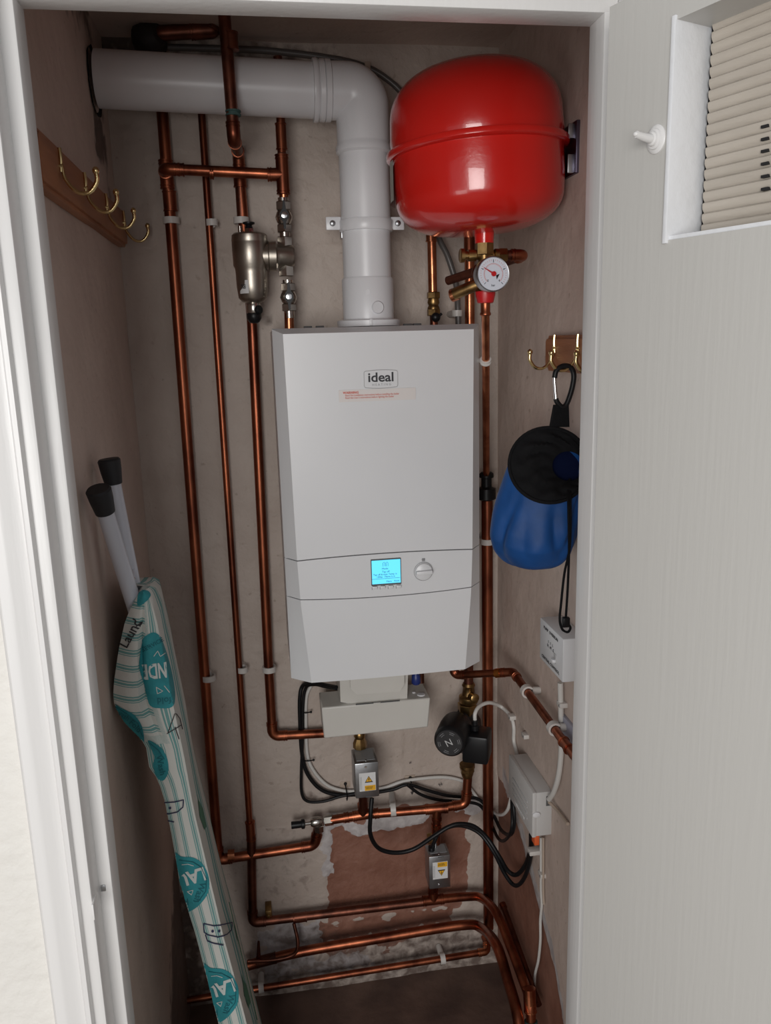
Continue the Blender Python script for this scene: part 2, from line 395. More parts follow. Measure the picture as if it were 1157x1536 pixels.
mb = MB(); dbox(mb, 0, s0, .008, DH, 0, DT); dbox(mb, s1, DW, .008, DH, 0, DT); dbox(mb, s0, s1, .008, zbot, 0, DT)
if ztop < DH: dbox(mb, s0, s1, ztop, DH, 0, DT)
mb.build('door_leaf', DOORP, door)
LIN = mat('vent_lining_paint', (.72, .73, .75), .4, 0, .3, 60)
mb = MB(); dbox(mb, s0-.001, s0+.004, zbot-.003, ztop, -.003, BD+.004, .0008); mb.build('vent_lining', LIN, door)
mb = MB(); dbox(mb, s0, s1, ztop-.004, ztop, -.001, BD); mb.build('vent_lining', DOORP, door)
mb = MB(); dbox(mb, s0, s1, zbot-.0005, zbot+.004, .002, BD); mb.build('vent_lining', LIN, door)
mb = MB(); dbox(mb, s0, s1, zbot, ztop, BD+.006, BD+.012); mb.build('vent_back', DARK, door)
for py in (189, 208, 226, 245, 264, 283):
    c = PD(1147, py, BD-.005); q = MB(); dbox(q, sd(c)-.004, sd(c)+.003, c.z-.0012, c.z+.0012, BD-.0045, BD+.004); q.build('vent_slot', DARK, door)
pitch = .0101; n = int((ztop-zbot)/pitch); first = None
print('door vent', s0, zbot, ztop, n)
for k in range(n):
    z = zbot+.004+k*pitch
    if first is None or True:
        q = MB(); prof = []
        for i in range(7):
            t_ = i/6; prof.append((BD+.002-.0045*t_-.002*math.sin(t_*math.pi), z+.0104*t_))
        L = [DP(s0+.009, zz, dd) for dd, zz in prof]+[DP(s0+.009, zz+.0012, dd+.0018) for dd, zz in prof[::-1]]
        q.prism(L, DD*(s1-s0-.01), True); q.build('slat', SLAT, door)
# dark screw slots along the louvre, seen right of the opening
t = thing('robe_hook', 'white overpainted metal hook on a ringed round rose, on the open door', 'hook', PD(985, 209))
c = PD(985, 209); out = DNV
MB().lathe(c-out*.001, out, [(0, .0115), (.002, .0115), (.003, .0105), (.0035, .0085), (.005, .008), (.0055, .006), (.008, .0055), (.009, .004)], 32, ry=1.15).build('rose', PAINT, t)
p0 = c+out*.006; MB().tube([p0, p0+out*.006, p0+out*.014+V((0, 0, .0008)), p0+out*.021+V((0, 0, .002))], .004, 12, rfn=lambda u: .0046-.0014*u).build('peg', PAINT, t)
MB().ball(p0+out*.0213+V((0, 0, .002)), .0030, (1, 1, .8)).build('tip', PAINT, t)

# ------------------------------------------------------------------ pipe helpers
def collar(mb, p, d, r, L=.02, rim=.0018):
    d = V(d).normalized(); p = V(p)
    mb.lathe(p-d*L/2, d, [(0, r+.0002), (.0005, r+rim), (.003, r+rim), (.0035, r+.0012), (L-.0035, r+.0012), (L-.003, r+rim), (L-.0005, r+rim), (L, r+.0002)], 20)
def run(t, pts, r, m=COPPER, bend=.018, name='pipe', seg=16, fit=None, fm=None, ends=()):
    """a straight-run pipe with soldered elbows at its corners"""
    MB().tube(fillet(pts, bend), r, seg).build(name, m, t)
    pts = [V(p) for p in pts]
    for i in range(1, len(pts)-1):
        if fit is not None and not fit[i-1]: continue
        a, b, c = pts[i-1], pts[i], pts[i+1]; u = (a-b).normalized(); w_ = (c-b).normalized(); e = bend+.012
        f = fillet([b+u*min(e, (a-b).length*.9), b, b+w_*min(e, (c-b).length*.9)], bend)
        q = MB().tube(f, r+.0014, seg); collar(q, f[0]-u*.003, u, r, .009, .0022); collar(q, f[-1]-w_*.003, w_, r, .009, .0022)
        q.build('elbow', fm or m, t)
def tee(t, p, d, r, br=None, m=COPPER, L=.05, rb=None):
    q = MB(); d = V(d).normalized(); p = V(p); q.cyl(p-d*L/2, p+d*L/2, r+.0014)
    for s in (-1, 1): collar(q, p+d*(s*(L/2-.004)), d, r, .009, .0024)
    if br is not None:
        br = V(br).normalized(); q.cyl(p, p+br*.028, (rb or r)+.0014); collar(q, p+br*.026, br, rb or r, .009, .0024)
    q.build('tee', m, t)
def coupling(t, p, d, r, L=.03, m=COPPER, name='coupling'):
    q = MB(); collar(q, p, d, r, L, .0022); q.build(name, m, t)
NCL = 0
def clip(p, d, r, wallpt, label, group=None):
    """plastic pipe clip: ring round the pipe and a stalk to the wall"""
    d = V(d).normalized(); p = V(p); n = (V(wallpt)-p); n -= d*n.dot(d); L = n.length; n.normalize()
    t = thing('pipe_clip', label, 'pipe clip', wallpt, group)
    q = MB(); h = .0065; ring = []
    s_ = d.cross(n)
    for k in range(17):
        a = math.radians(-35+250*k/16)*1; ring.append(k)
    vs = []; fs = []; N = 22
    for k in range(N+1):
        a = math.radians(-145+290*k/N)-math.pi/2
        # opening on the side away from the wall is closed; use a full C around the pipe
        e = s_*math.cos(a)+n*math.sin(a)
        for (rr, hh) in ((r+.0004, -h), (r+.0045, -h), (r+.0045, h), (r+.0004, h)): vs.append(p+e*rr+d*hh)
    for k in range(N):
        for j in range(4): a0 = k*4+j; a1 = k*4+(j+1) % 4; fs.append((a0, a1, a1+4, a0+4))
    fs += [(3, 2, 1, 0), tuple(N*4+i for i in range(4))]
    q.add(vs, fs, False); q.build('ring', CLIPW, t)
    MB().cyl(p+n*(r+.001), V(p)+n*(L+.0005), .0085, .0075, 12).build('stalk', CLIPW, t)
    return t

R15, R22, R28 = .0075, .011, .014
YP = -.034
def onwall(p): return V((p.x, 0, p.z))
G1 = 'white plastic clips holding the vertical copper pipes on the back wall'
# --- leftmost vertical pipe
t = thing('copper_pipe', 'leftmost vertical copper pipe, running from behind the white flue down to the low valve', 'pipe', P(328, 1283, Y=YP))
A = [P(243, 60, Y=YP), P(250, 250, Y=YP), P(328, 1290, Y=YP), P(472, 1268, Y=YP), P(479, 1236, Y=-.04)]
x1 = A[0].x; A[0] = V((A[1].x, YP, 2.22))
run(t, A, .0118, COPPER, .02, fit=[0, 1, 1])
tA = P(250, 262, Y=YP); tee(t, tA, (0, 0, 1), .0125, (0, -1, 0), COPPER, .055, .011)
coupling(t, P(255, 302, Y=YP), (0, 0, 1), .0125, .04)
MB().cyl(P(342, 1284, Y=YP), P(352, 1283, Y=YP), .0148).build('bright_solder_band', COPPERB, t)
for (px, py, lb) in ((257, 331, 'white pipe clip on leftmost vertical pipe, left of the satin nickel cylinder'), (313, 1016, 'white pipe clip on the leftmost vertical pipe, low, right of the ironing board cover')):
    p = P(px, py, Y=YP); clip(p, (0, 0, 1), .0122, onwall(p), lb, G1)
# --- second vertical 15 mm pipe becoming 22 mm and turning right
t = thing('copper_pipe', 'thin second vertical copper pipe from the left, turning right low down beneath the bare plaster', 'pipe', P(375, 1380, Y=YP))
B0 = P(303, 178, Y=YP); Bm = P(375, 1240, Y=YP)
run(t, [V((B0.x-.002, YP, 2.22)), B0, Bm], R15, COPPER, .01, fit=[0])
coupling(t, P(376, 1246, Y=YP), (0, 0, 1), .010, .05)
T1 = P(650, 1350, Y=-.05)
Bp = [P(377, 1252, Y=YP), P(379, 1384, Y=YP-.004), P(640, 1352, Y=-.05), P(712, 1344, Y=-.055)]
run(t, Bp[:3]+[T1], R22, COPPERD, .02, fit=[1, 0])
coupling(t, P(450, 1376, Y=-.04), (1, 0, 0), R22, .035, COPPERD)
dr = (P(700, 1345, Y=-.05)-P(600, 1356, Y=-.05)).normalized()
tee(t, T1, dr, R22, (0, 0, 1), COPPER, .055)
W = [T1, P(700, 1345, Y=-.05), P(722, 1347, Y=-.056), P(744, 1368, X=.497), P(766, 1420, X=.503), P(784, 1468, X=.505), P(795, 1500, X=.505), P(797, 1540, X=.503)]
for i in range(3, 7): W[i].y = max(W[i].y, -.40)
MB().tube(smooth_path(W, 8), R22, 16).build('pipe', COPPER, t)
q = MB(); collar(q, W[6], W[7]-W[6], .0125, .05, .002); q.build('end_coupling', COPPERB, t)
GREEN = mat('verdigris', (.06, .13, .12), .7, 0, .3, 60, var=.4)
MB().cyl(W[7]-(W[7]-W[6]).normalized()*.012, W[7]+(W[7]-W[6]).normalized()*.04, .0145).build('verdigris_band', GREEN, t)
for (px, py, lb) in ((318, 334, 'white pipe clip on thin second pipe, beside the top of the nickel cylinder'), (364, 1004, 'white pipe clip on thin second pipe, level with the base of the boiler')):
    p = P(px, py, Y=YP); clip(p, (0, 0, 1), .0079, onwall(p), lb, G1)
# --- third vertical pipe
t = thing('copper_pipe', 'third vertical copper pipe, dropping in front of the flue then down left of the boiler', 'pipe', P(408, 1102, Y=YP))
C1 = P(355, 243, Y=-.07)
YQ = -.225
up0 = P(346, 30, Y=YQ); up1 = P(351, 205, Y=YQ)
upc = V((up1.x-.004, YQ, ZC-.002))
C3 = P(359, 252, Y=YP)
run(t, [upc, up1+V((0, 0, -.006)), V((C3.x, YP, C3.z+.03)), V((C3.x, YP, C3.z-.1))], R22, COPPERD, .018, fit=[1, 1], fm=COPPER)
coupling(t, P(347, 62, Y=YQ), (0, 0, 1), R22, .03, COPPERD)
q = MB(); collar(q, P(350, 170, Y=YQ), (0, 0, 1), R22, .01, .003); q.build('solder_ring', GREEN, t)
C5 = [V((C3.x, YP, C3.z-.03)), P(378, 480, Y=YP), P(403, 1000, Y=YP), P(409, 1104, Y=YP), P(500, 1099, Y=YP)]
run(t, C5, R22, COPPER, .022, fit=[0, 0, 1])
coupling(t, P(360, 268, Y=YP), (0, 0, 1), R22+.001, .035)
for (px, py, lb) in ((362, 331, 'white pipe clip on third pipe, just behind the top of the nickel cylinder'), (404, 1003, 'white pipe clip on third pipe, left of the lower boiler panel')):
    p = P(px, py, Y=YP); clip(p, (0, 0, 1), .0115, onwall(p), lb, G1)
# --- cross pipe and drop with the two valves
YV = -.085
t = thing('copper_pipe', 'horizontal copper cross pipe joining the leftmost pipe to the valves above the boiler', 'pipe', P(340, 258, Y=YV))
tB = P(424, 262, Y=YV-.004)
HH = [tA+V((0, -.02, 0)), V((tA.x, YV, tA.z+.001)), tB]
run(t, HH, .0105, COPPER, .016, fit=[1])
dh = (HH[2]-HH[1]).normalized()
coupling(t, HH[1]+dh*.034, dh, .0108, .012); coupling(t, P(318, 259, Y=YV), dh, .0108, .008)
tee(t, tB, (0, 0, 1), .0115, (-1, 0, 0), COPPER, .075)
coupling(t, P(422, 205, Y=YV), (0, 0, 1), .0095, .05)
MB().cyl(P(421, 170, Y=YV), P(423, 230, Y=YV), .0088).build('pipe', COPPER, t)
MB().cyl(tB, P(426, 296, Y=YV), .0095).build('pipe', COPPERB, t)
MB().cyl(V((P(421, 170, Y=YV).x, YV, 2.22)), P(421, 172, Y=YV), .0088).build('pipe', COPPERD, t)

def ball_valve(p, hgt, label, hm=BLACK):
    t = thing('ball_valve', label, 'valve', V(p)-V((0, 0, hgt/2)))
    z = V((0, 0, 1)); q = MB(); p = V(p)
    q.hexnut(p+z*hgt*.22, p+z*hgt*.5, .0165); q.build('union_nut', NICKEL, t)
    MB().hexnut(p-z*hgt*.5, p-z*hgt*.24, .0165).build('union_nut', NICKEL, t)
    MB().lathe(p-z*hgt*.26, z, [(0, .010), (.006, .0145), (hgt*.26, .0175), (hgt*.52-.006, .0145), (hgt*.52, .010)], 16).build('valve_body', NICKEL, t)
    MB().cyl(p-z*hgt*.75, p+z*hgt*.62, .0105).build('neck', NICKEL, t)
    f = V((0, -1, 0))
    MB().cyl(p+f*.015, p+f*.03, .0085).build('spindle', NICKEL, t)
    h = MB().prism([p+f*.026+V(v) for v in ((-.0035, 0, .012), (-.002, 0, .028), (.002, 0, .028), (.0035, 0, .012), (.0085, 0, .004), (.0085, 0, -.005), (.003, 0, -.012), (.002, 0, -.026), (-.002, 0, -.026), (-.003, 0, -.012), (-.0085, 0, -.005), (-.0085, 0, .004))], f*.006)
    hd = h.build('lever', hm, t)
    MB().lathe(p+f*.0315, f, [(0, .0065), (.002, .006), (.0025, .003)], 12).build('screw', CHROME, hd)
    return t
FX = P(428, 385, Y=YV)
ball_valve(P(426, 326, Y=YV), .060, 'nickel ball valve with black lever, directly above the side tee of the nickel cylinder')
ball_valve(P(433, 446, Y=YV), .056, 'nickel ball valve with black lever, between the nickel cylinder and the boiler top')
t = thing('copper_pipe', 'short copper tail dropping from the lower ball valve into the boiler top', 'pipe', P(434, 487, Y=YV))
MB().cyl(P(433.5, 462, Y=YV), P(434.5, 500, Y=YV), .010).build('tail', COPPERB, t)
# --- air and dirt separator
YS = YV-.012
t = thing('air_separator', 'satin nickel cylinder with black bottom drain knob, left of the flue above the boiler', 'heating filter', P(380, 480, Y=YS))
top = P(374, 350, Y=YS); bot = P(380, 455, Y=YS); k = (top.z-bot.z)
ax = (top-bot).normalized(); sc = k
MB().lathe(bot, ax, [(0, .012), (.003, .022), (sc*.08, .029), (sc*.25, .0315), (sc*.42, .032), (sc*.5, .0325), (sc*.54, .0355), (sc*.86, .0365), (sc*.875, .0358), (sc*.89, .0365), (sc*.97, .0355), (sc*.995, .032), (sc, .028)], 40).build('body', NICKELM, t)
q = MB().hexnut(top-ax*.002, top+ax*.010, .010); q.build('cap_nut', NICKEL, t)
MB().lathe(top+ax*.009, ax, [(0, .009), (.004, .007), (.007, .006), (.009, .012), (.012, .012), (.013, .008)], 20).build('vent_cap', BLACK, t)
MB().cyl(top+V((-.018, .0, -.002)), top+V((-.018, 0, .014)), .004).build('vent_pin', NICKEL, t)
q = MB().lathe(bot+ax*.002, -ax, [(0, .013), (.006, .015), (.02, .0145), (.024, .012)], 24); q.build('drain_collar', NICKEL, t)
kb = bot-ax*.018; kv = []
MB().lathe(kb, -ax, [(0, .0135), (.003, .0155), (.013, .015), (.02, .010), (.022, .006)], 8, smooth=False).build('drain_knob', BLACK, t)
MB().lathe(kb+V((.006, -.006, .004)), (.6, -.5, .1), [(0, .009), (.006, .010), (.010, .008)], 14).build('drain_spout', BLACK, t)
fx = V((FX.x, YS, FX.z)); arm0 = V((top.x+.02, YS, FX.z))
d = (fx-arm0); L = d.length
MB().lathe(arm0, d, [(0, .026), (L*.30, .026), (L*.34, .030), (L*.62, .030), (L*.68, .024), (L*.8, .022), (L+.014, .0215), (L+.018, .018)], 32).build('side_collar', NICKELM, t)
MB().hexnut(V((FX.x, YS+.006, FX.z+.016)), V((FX.x, YS+.006, FX.z+.038)), .0165).build('union_nut', NICKEL, t)
MB().hexnut(V((FX.x, YS+.006, FX.z-.040)), V((FX.x, YS+.006, FX.z-.018)), .0165).build('union_nut', NICKEL, t)
MB().cyl(V((FX.x, YS+.006, FX.z-.02)), V((FX.x, YS+.006, FX.z+.02)), .0125).build('tee_neck', NICKEL, t)
# curved white label on the cylinder
lp = P(363, 430, Y=YS); R_ = .0335; vs = []; fs = []
for j in range(2):
    for i in range(7):
        a = math.radians(212+i*6.5); vs.append(V((top.x+.0035+R_*math.cos(a), YS+R_*math.sin(a), lp.z+.011-j*.026)))
for i in range(6): fs.append((i, i+1, i+8, i+7))
q = MB().add(vs, [f[::-1] for f in fs]); lab = q.build('sticker', WLAB, t)
text('%8', .013, V((top.x+.0035, YS, lp.z-.002))+V((-.0215, -.0275, 0)), TEXTD, t, right=V((.77, -.62, 0)), squash=.8)
# --- elbow pipe behind the flue at the ceiling
t = thing('copper_pipe', 'dark tarnished copper pipe above the flue, bending up into the ceiling', 'pipe', P(250, 50, Y=-.07))
a = P(238, 50, Y=-.07); b = P(318, 45, Y=-.07)
run(t, [a+V((-.03, .03, -.005)), a, b, V((b.x+.002, -.07, ZC))], R28, COPPERD, .028, fit=[0, 1])
MB().lathe(a+V((-.032, .03, -.006)), (1, -1, .1), [(0, .03), (.006, .034), (.03, .034), (.04, .026), (.05, .018)], 18).build('boss', mat('black_iron', (.02, .017, .016), .6, 0, .3), t)

# ------------------------------------------------------------------ flue
YFL = -.145
t = thing('flue_pipe', 'thick white plastic boiler flue, elbowed from the boiler top to the left wall', 'flue', P(555, 487, Y=YFL))
vx = P(553, 470, Y=YFL).x; hz = P(470, 136, Y=YFL).z
xl = XL+.008
bend = fillet([V((P(480, 138, Y=YFL).x+.02, YFL, hz)), V((vx, YFL, hz)), V((vx, YFL, hz-.11))], .082, 16)
hl = V((xl, YFL, P(130, 118, Y=YFL).z))
MB().cyl(hl, V((P(475, 138, Y=YFL).x, YFL, hz)), .0495, seg=48).build('horizontal_pipe', WPLAS, t)
xk = P(478, 138, Y=YFL).x
MB().lathe(V((xk-.012, YFL, hz)), (1, 0, 0), [(0, .05), (.001, .0555), (.007, .0565), (.011, .0545), (.0125, .0528), (.014, .0545), (.022, .055), (.023, .052), (.0245, .0548), (.034, .0545), (.036, .051)], 48).build('joint_collar', WPLAS, t)
MB().tube(bend, .0515, 48).build('elbow', WPLAS, t)
z1 = P(544, 214, Y=YFL-.05).z; z2 = P(548, 328, Y=YFL-.05).z; z3 = P(553, 414, Y=YFL-.05).z; z4 = P(557, 483, Y=YFL-.04).z
BT = 1.7035
MB().lathe(V((vx, YFL, z2-.012)), (0, 0, 1), [(0, .0495), (z1-z2+.0, .0495), (z1-z2+.004, .0545), (z1-z2+.014, .0548), (z1-z2+.018, .052), (z1-z2+.022, .0518)], 48).build('upper_sleeve', WPLAS, t)
MB().lathe(V((vx, YFL, z3)), (0, 0, 1), [(0, .0485), (z2-z3, .0485)], 48).build('vertical_pipe', WPLAS, t)
MB().lathe(V((vx, YFL, BT)), (0, 0, 1), [(0, .0515), (z3-BT-.004, .0525), (z3-BT, .050)], 48).build('adapter', WPLAS, t)
MB().lathe(V((vx, YFL, BT-.004)), (0, 0, 1), [(0, .071), (.011, .072), (.013, .069), (.014, .054)], 48, ry=.9).build('flange', WPLAS, t)
tp_ = P(566, 461, Y=YFL-.05)
MB().lathe(V((tp_.x, YFL-.046, tp_.z)), (.22, -1, 0), [(0, .0125), (.006, .0125), (.008, .011)], 28).build('test_plug', WPLAS, t)
MB().lathe(V((tp_.x-.018, YFL-.048, tp_.z+.030)), (.0, -1, 0), [(0, .005), (.004, .005)], 14).build('test_plug', WPLAS, t)
MB().box((vx-.008, YFL-.073, BT-.004), (vx-.002, YFL-.055, BT+.009), .001).build('clamp_tab', WPLAS, t)
# dark ragged gap round the flue in the left wall
q = MB(); vs = []; N = 40
cz = hl.z
for k in range(N):
    a = 2*math.pi*k/N; r = .054+.007*noise.noise(V((math.cos(a)*2, math.sin(a)*2, 4)))+(.008 if math.sin(a) < -.3 else 0)
    vs.append(V((XL+.004, YFL+math.cos(a)*r, cz+math.sin(a)*r*1.04)))
for k in range(N): 
    a = 2*math.pi*k/N; vs.append(V((XL-.004, YFL+math.cos(a)*.048, cz+math.sin(a)*.048)))
q.add(vs, [(k, (k+1) % N, (k+1) % N+N, k+N) for k in range(N)])
o = q.build('wall_opening', DARK); o['kind'] = 'structure'; o.name = 'trim_6'
# wall bracket clamp
t = thing('flue_clamp', 'white steel clamp with two screwed lugs round the vertical flue', 'pipe clamp', V((vx, 0, z2)))
zc = P(550, 334, Y=YFL-.05).z
MB().lathe(V((vx, YFL, zc-.009)), (0, 0, 1), [(-.002, .0495), (-.002, .0525), (.0, .0535), (.018, .0535), (.020, .0525), (.020, .0495)], 48).build('band', WPLAS, t)
for s_, px in ((-1, 499), (1, 597)):
    c = P(px, 335, Y=YFL-.004); lo = min(c.x-.012, vx+s_*.046); hi = max(c.x+.012, vx+s_*.046)
    MB().box((min(c.x-.013, vx+s_*.05), YFL-.004, c.z-.0125), (max(c.x+.013, vx+s_*.05), YFL, c.z+.0125), .0015).build('lug', WPLAS, t)
    MB().lathe(V((c.x, YFL-.004, c.z)), (0, -1, 0), [(0, .006), (.003, .0055), (.0045, .003)], 14).build('screw', STEEL, t)
MB().box((vx-.05, YFL+.001, zc-.022), (vx-.044, YFL+.03, zc-.006), .001).build('back_strap', STEEL, t)
MB().cyl(V((vx, YFL+.05, zc)), V((vx, .0, zc)), .006).build('stand_off', STEEL, t)
# grey flexible hose over the flue
pts = [P(200, 70, Y=-.045), P(300, 72, Y=-.03), P(400, 76, Y=-.022), P(500, 88, Y=-.022), P(550, 101, Y=-.022), P(580, 118, Y=-.022), P(605, 142, Y=-.022), P(630, 185, Y=-.025), P(645, 260, Y=-.03), P(655, 345, Y=-.045), P(672, 385, Y=-.055), P(684, 425, Y=-.06), P(687, 460, Y=-.07), P(688, 492, Y=-.07)]
t = thing('flexible_hose', 'dark grey flexible hose arching over the flue and down behind the red vessel', 'hose', pts[-1])
MB().tube(smooth_path(pts, 8), .0065, 14).build('hose', HOSE, t)
p = P(551, 103, Y=-.022); MB().box((p.x-.006, -.03, p.z-.012), (p.x+.006, 0, p.z+.012), .002).build('saddle', CABLET, t)
p = P(686, 470, Y=-.07); d_ = V((0, 0, 1))
clip(p, d_, .007, V((p.x, 0, p.z)), 'grey white clip on the hose end just above the boiler, right of the flue')

# ------------------------------------------------------------------ boiler
BX0, BX1, BZ0, BZ1, BY = P(437, 1010, Y=-.25).x, P(718, 800, Y=-.25).x, P(437, 1020, Y=-.25).z, 1.70, -.285
BX0 = P(408, 493, Y=-.252).x; BX1 = P(718.5, 486, Y=-.252).x; BZ1 = P(560, 489.5, Y=-.252).z; BZ0 = P(437, 1020, Y=-.262).z
print('boiler', BX0, BX1, BZ0, BZ1)
boiler = thing('boiler', 'white wall-hung gas boiler with a lit blue display and round dial', 'boiler', ((BX0+BX1)/2, 0, BZ0))
MB().box((BX0+.0005, -.2515, BZ0+.0015), (BX1-.0005, -.006, BZ1-.0015), .003).build('casing', BOILW, boiler)
BC = (BX0+BX1)/2; HW = (BX1-BX0)/2
def inset(z):   # width of the side chamfer
    t = (BZ1-z)/(BZ1-BZ0); return interp(t, [(0, .019), (.63, .0235), (.76, .0265), (1, .040)])
def seam(x, top):
    u = (x-BC)/HW
    return (P(577, 829, Y=BY).z-.006*u*u*1.0 if top else P(577, 894, Y=BY).z+.0055*u*u)
def panel(name, ztop, zbot, m=BOILW, topchamf=0):
    NX = 24; vs = []; fs = []; xs = [-1]+[-1+2*i/NX for i in range(NX+1)]+[1]; NZ = 10
    rows = []
    for j in range(NZ+1):
        row = []
        for i, u in enumerate(xs):
            back = i in (0, len(xs)-1)
            xr = BC+HW*u
            zt = ztop(BC+HW*u*.94) if callable(ztop) else ztop; zb = zbot(BC+HW*u*.94) if callable(zbot) else zbot
            z = lerp(zt, zb, j/NZ)
            if back: row.append(V((BC+HW*u, -.252, z)))
            else:
                ins = inset(z); row.append(V((BC+(HW-ins)*u, BY-.004*(1-u*u), z-(0 if not topchamf else topchamf*max(0, 1-j/1.0)))))
        rows.append(row)
    if topchamf:  # extra row: top back edge
        rows.insert(0, [V((min(max(p.x, BX0+.001), BX1-.001) if 0 < i < len(xs)-1 else p.x, -.252, BZ1)) for i, p in enumerate(rows[0])])
    W_ = len(xs); off = len(rows)
    for r in rows: vs += r
    for j in range(off-1):
        for i in range(W_-1): fs.append((j*W_+i, (j+1)*W_+i, (j+1)*W_+i+1, j*W_+i+1))
    # back closing ring
    nb = len(vs)
    for r in (rows[0], rows[-1]):
        for p in r: vs.append(V((p.x, -.249, p.z)))
    for i in range(W_-1):
        fs.append((i, i+1, nb+i+1, nb+i)); fs.append(((off-1)*W_+i+1, (off-1)*W_+i, nb+W_+i, nb+W_+i+1))
    q = MB().add(vs, fs, True); o = q.build(name, m, boiler)
    o.data.set_sharp_from_angle(angle=math.radians(14)); return o
g = .0011
panel('upper_panel', BZ1-.001, lambda x: seam(x, True)+g, topchamf=.0095)
cp = panel('control_panel', lambda x: seam(x, True)-g, lambda x: seam(x, False)+g)
panel('lower_panel', lambda x: seam(x, False)-g*.7, BZ0)
MB().box((BX0+.025, -.272, BZ0+.02), (BX1-.025, -.24, BZ1-.03)).build('inner_frame', SEAM, boiler)
YB = BY-.0055
def PB(x, y, o=0): return P(x, y, Y=YB-o)
# badge
fr = MB(); c0, c1 = PB(546, 557), PB(597, 580)
def rrect(c0, c1, r, bulge=0, n=5):
    x0, x1 = min(c0.x, c1.x), max(c0.x, c1.x); z0, z1_ = min(c0.z, c1.z), max(c0.z, c1.z); out = []
    for cx_, cz_, a0 in ((x1-r, z1_-r, 0), (x0+r, z1_-r, 90), (x0+r, z0+r, 180), (x1-r, z0+r, 270)):
        for k in range(n+1):
            a = math.radians(a0+90*k/n); out.append(V((cx_+r*math.cos(a), YB, cz_+r*math.sin(a))))
        if a0 in (0, 180):
            s_ = 1 if a0 == 0 else -1; zz = z1_ if a0 == 0 else z0
            for k in range(1, 8):
                t_ = k/8; xx = lerp(x1-r, x0+r, t_) if s_ > 0 else lerp(x0+r, x1-r, t_); out.append(V((xx, YB, zz+s_*bulge*math.sin(math.pi*t_))))
    return out
badge = MB().prism(rrect(c0, c1, .004, .0016), (0, .0025, 0)).build('badge', BOILW, boiler)
fr.tube(rrect(c0, c1, .004, .0016), .0006, 6, closed=True); fr.build('badge_rim', TEXTL, badge)
text('ideal', .0245, (c0+c1)/2+V((.0, -.0006, .0028)), TEXTD, badge, squash=1.12, fat=.0005)
text('H E A T I N G', .0062, (c0+c1)/2+V((.001, -.0006, -.0105)), TEXTG, badge)
s_ = MB().prism(rrect(PB(508, 585.5), PB(624, 599), .0012), (0, .0012, 0)).build('warning_sticker', STICK, boiler)
zz = PB(515, 589).z
ang = -.02
text('WARNING', .0062, V((PB(514.5, 590).x, YB-.0006, PB(514, 589.6).z)), TEXTR, s_, align='LEFT', fat=.0002)
text('· Read the installation instructions before installing the boiler', .0054, V((PB(516, 592).x, YB-.0006, PB(516, 593.5).z)), TEXTR, s_, align='LEFT', squash=.80)
text("· Read the User's instructions before lighting the boiler", .0054, V((PB(516, 592).x, YB-.0006, PB(516, 597.2).z)), TEXTR, s_, align='LEFT', squash=.80)
# display
fr = MB().prism(rrect(PB(556.2, 839.5), PB(602.5, 876), .0015), (0, .003, 0)).build('display', SEAM, boiler)
c0, c1 = PB(557.6, 841.5, .0008), PB(601.4, 873.6, .0008)
lc = MB().prism([V((c0.x, YB-.0008, c0.z)), V((c1.x, YB-.0008, c0.z)), V((c1.x, YB-.0008, c1.z)), V((c0.x, YB-.0008, c1.z))], (0, .002, 0)).build('lit_screen', LCD, fr)
def T(s, size, px, py, **k): return text(s, size, PB(px, py, .0012), LCDT, fr, **k)
q = MB()
for dx in (-.003, .003): c = PB(578.5, 846.5, .0012); q.tube([c+V((dx-.002, 0, -.004)), c+V((dx-.002, 0, .003)), c+V((dx, 0, .005)), c+V((dx+.002, 0, .003)), c+V((dx+.002, 0, -.004))], .0004, 5)
q.build('tap_symbol', LCDT, fr)
T('Mode:', .0052, 578, 853); T('Tap off', .0052, 579, 857.5); T('Tap off & then Temp. is', .0050, 578, 861.5); T('100bp · Flame is in', .0050, 579, 865)
T('Menu', .0048, 584, 872); T('Reset', .0048, 595.5, 871)
l = MB(); a, b = PB(558.5, 869.2, .001), PB(600.5, 868, .001); l.box((a.x, a.y-.0001, a.z-.0003), (b.x, a.y+.0002, a.z+.0003)); l.build('rule', LCDT, fr)
for k in range(4):
    c = PB(562.5+k*12, 881.6-k*.7); w2 = .0055; q = MB().tube([c+V((-w2, 0, -.004)), c+V((-w2, 0, .0015)), c+V((-w2+.0015, 0, .0028)), c+V((w2-.0015, 0, .0028)), c+V((w2, 0, .0015)), c+V((w2, 0, -.001))], .0005, 6)
    b_ = MB().box(c+V((-w2, -.0008, -.004)), c+V((w2, .002, .0026)), .0008).build('button', BOILW, boiler); q.build('button_edge', TEXTD, b_)
# dial
c = PB(635.3, 857); c.y = YB+.003
dl = MB().lathe(c, (0, -1, 0), [(0, .0188), (.0035, .0188), (.0036, .0178), (.0085, .0172), (.0095, .0160)], 40).build('dial', BOILW, boiler)
MB().tube([c+V((math.cos(a)*.0191, -.0036, math.sin(a)*.0191)) for a in np.linspace(0, 2*math.pi, 40, endpoint=False)], .0006, 6, closed=True).build('dial_ring', TEXTG, dl)
M = Matrix.Translation(c+V((0, -.0095, 0)))@Matrix.Rotation(math.radians(-2), 4, 'Y')
MB().box((-.0165, -.008, -.0042), (.0165, .002, .0042), .0018, M).build('dial_grip', BOILW, dl)
q = MB(); c2 = PB(635.6, 839.8)
for k in range(4): q.box(c2+V((-.003, -.0006, -.0026+k*.0016)), c2+V((.003, .001, -.0018+k*.0016)))
q.build('radiator_symbol', TEXTG, boiler)
MB().box(c2+V((-.004, -.0002, .0)), c2+V((-.0038, .001, .001))).build('mark', TEXTG, boiler)
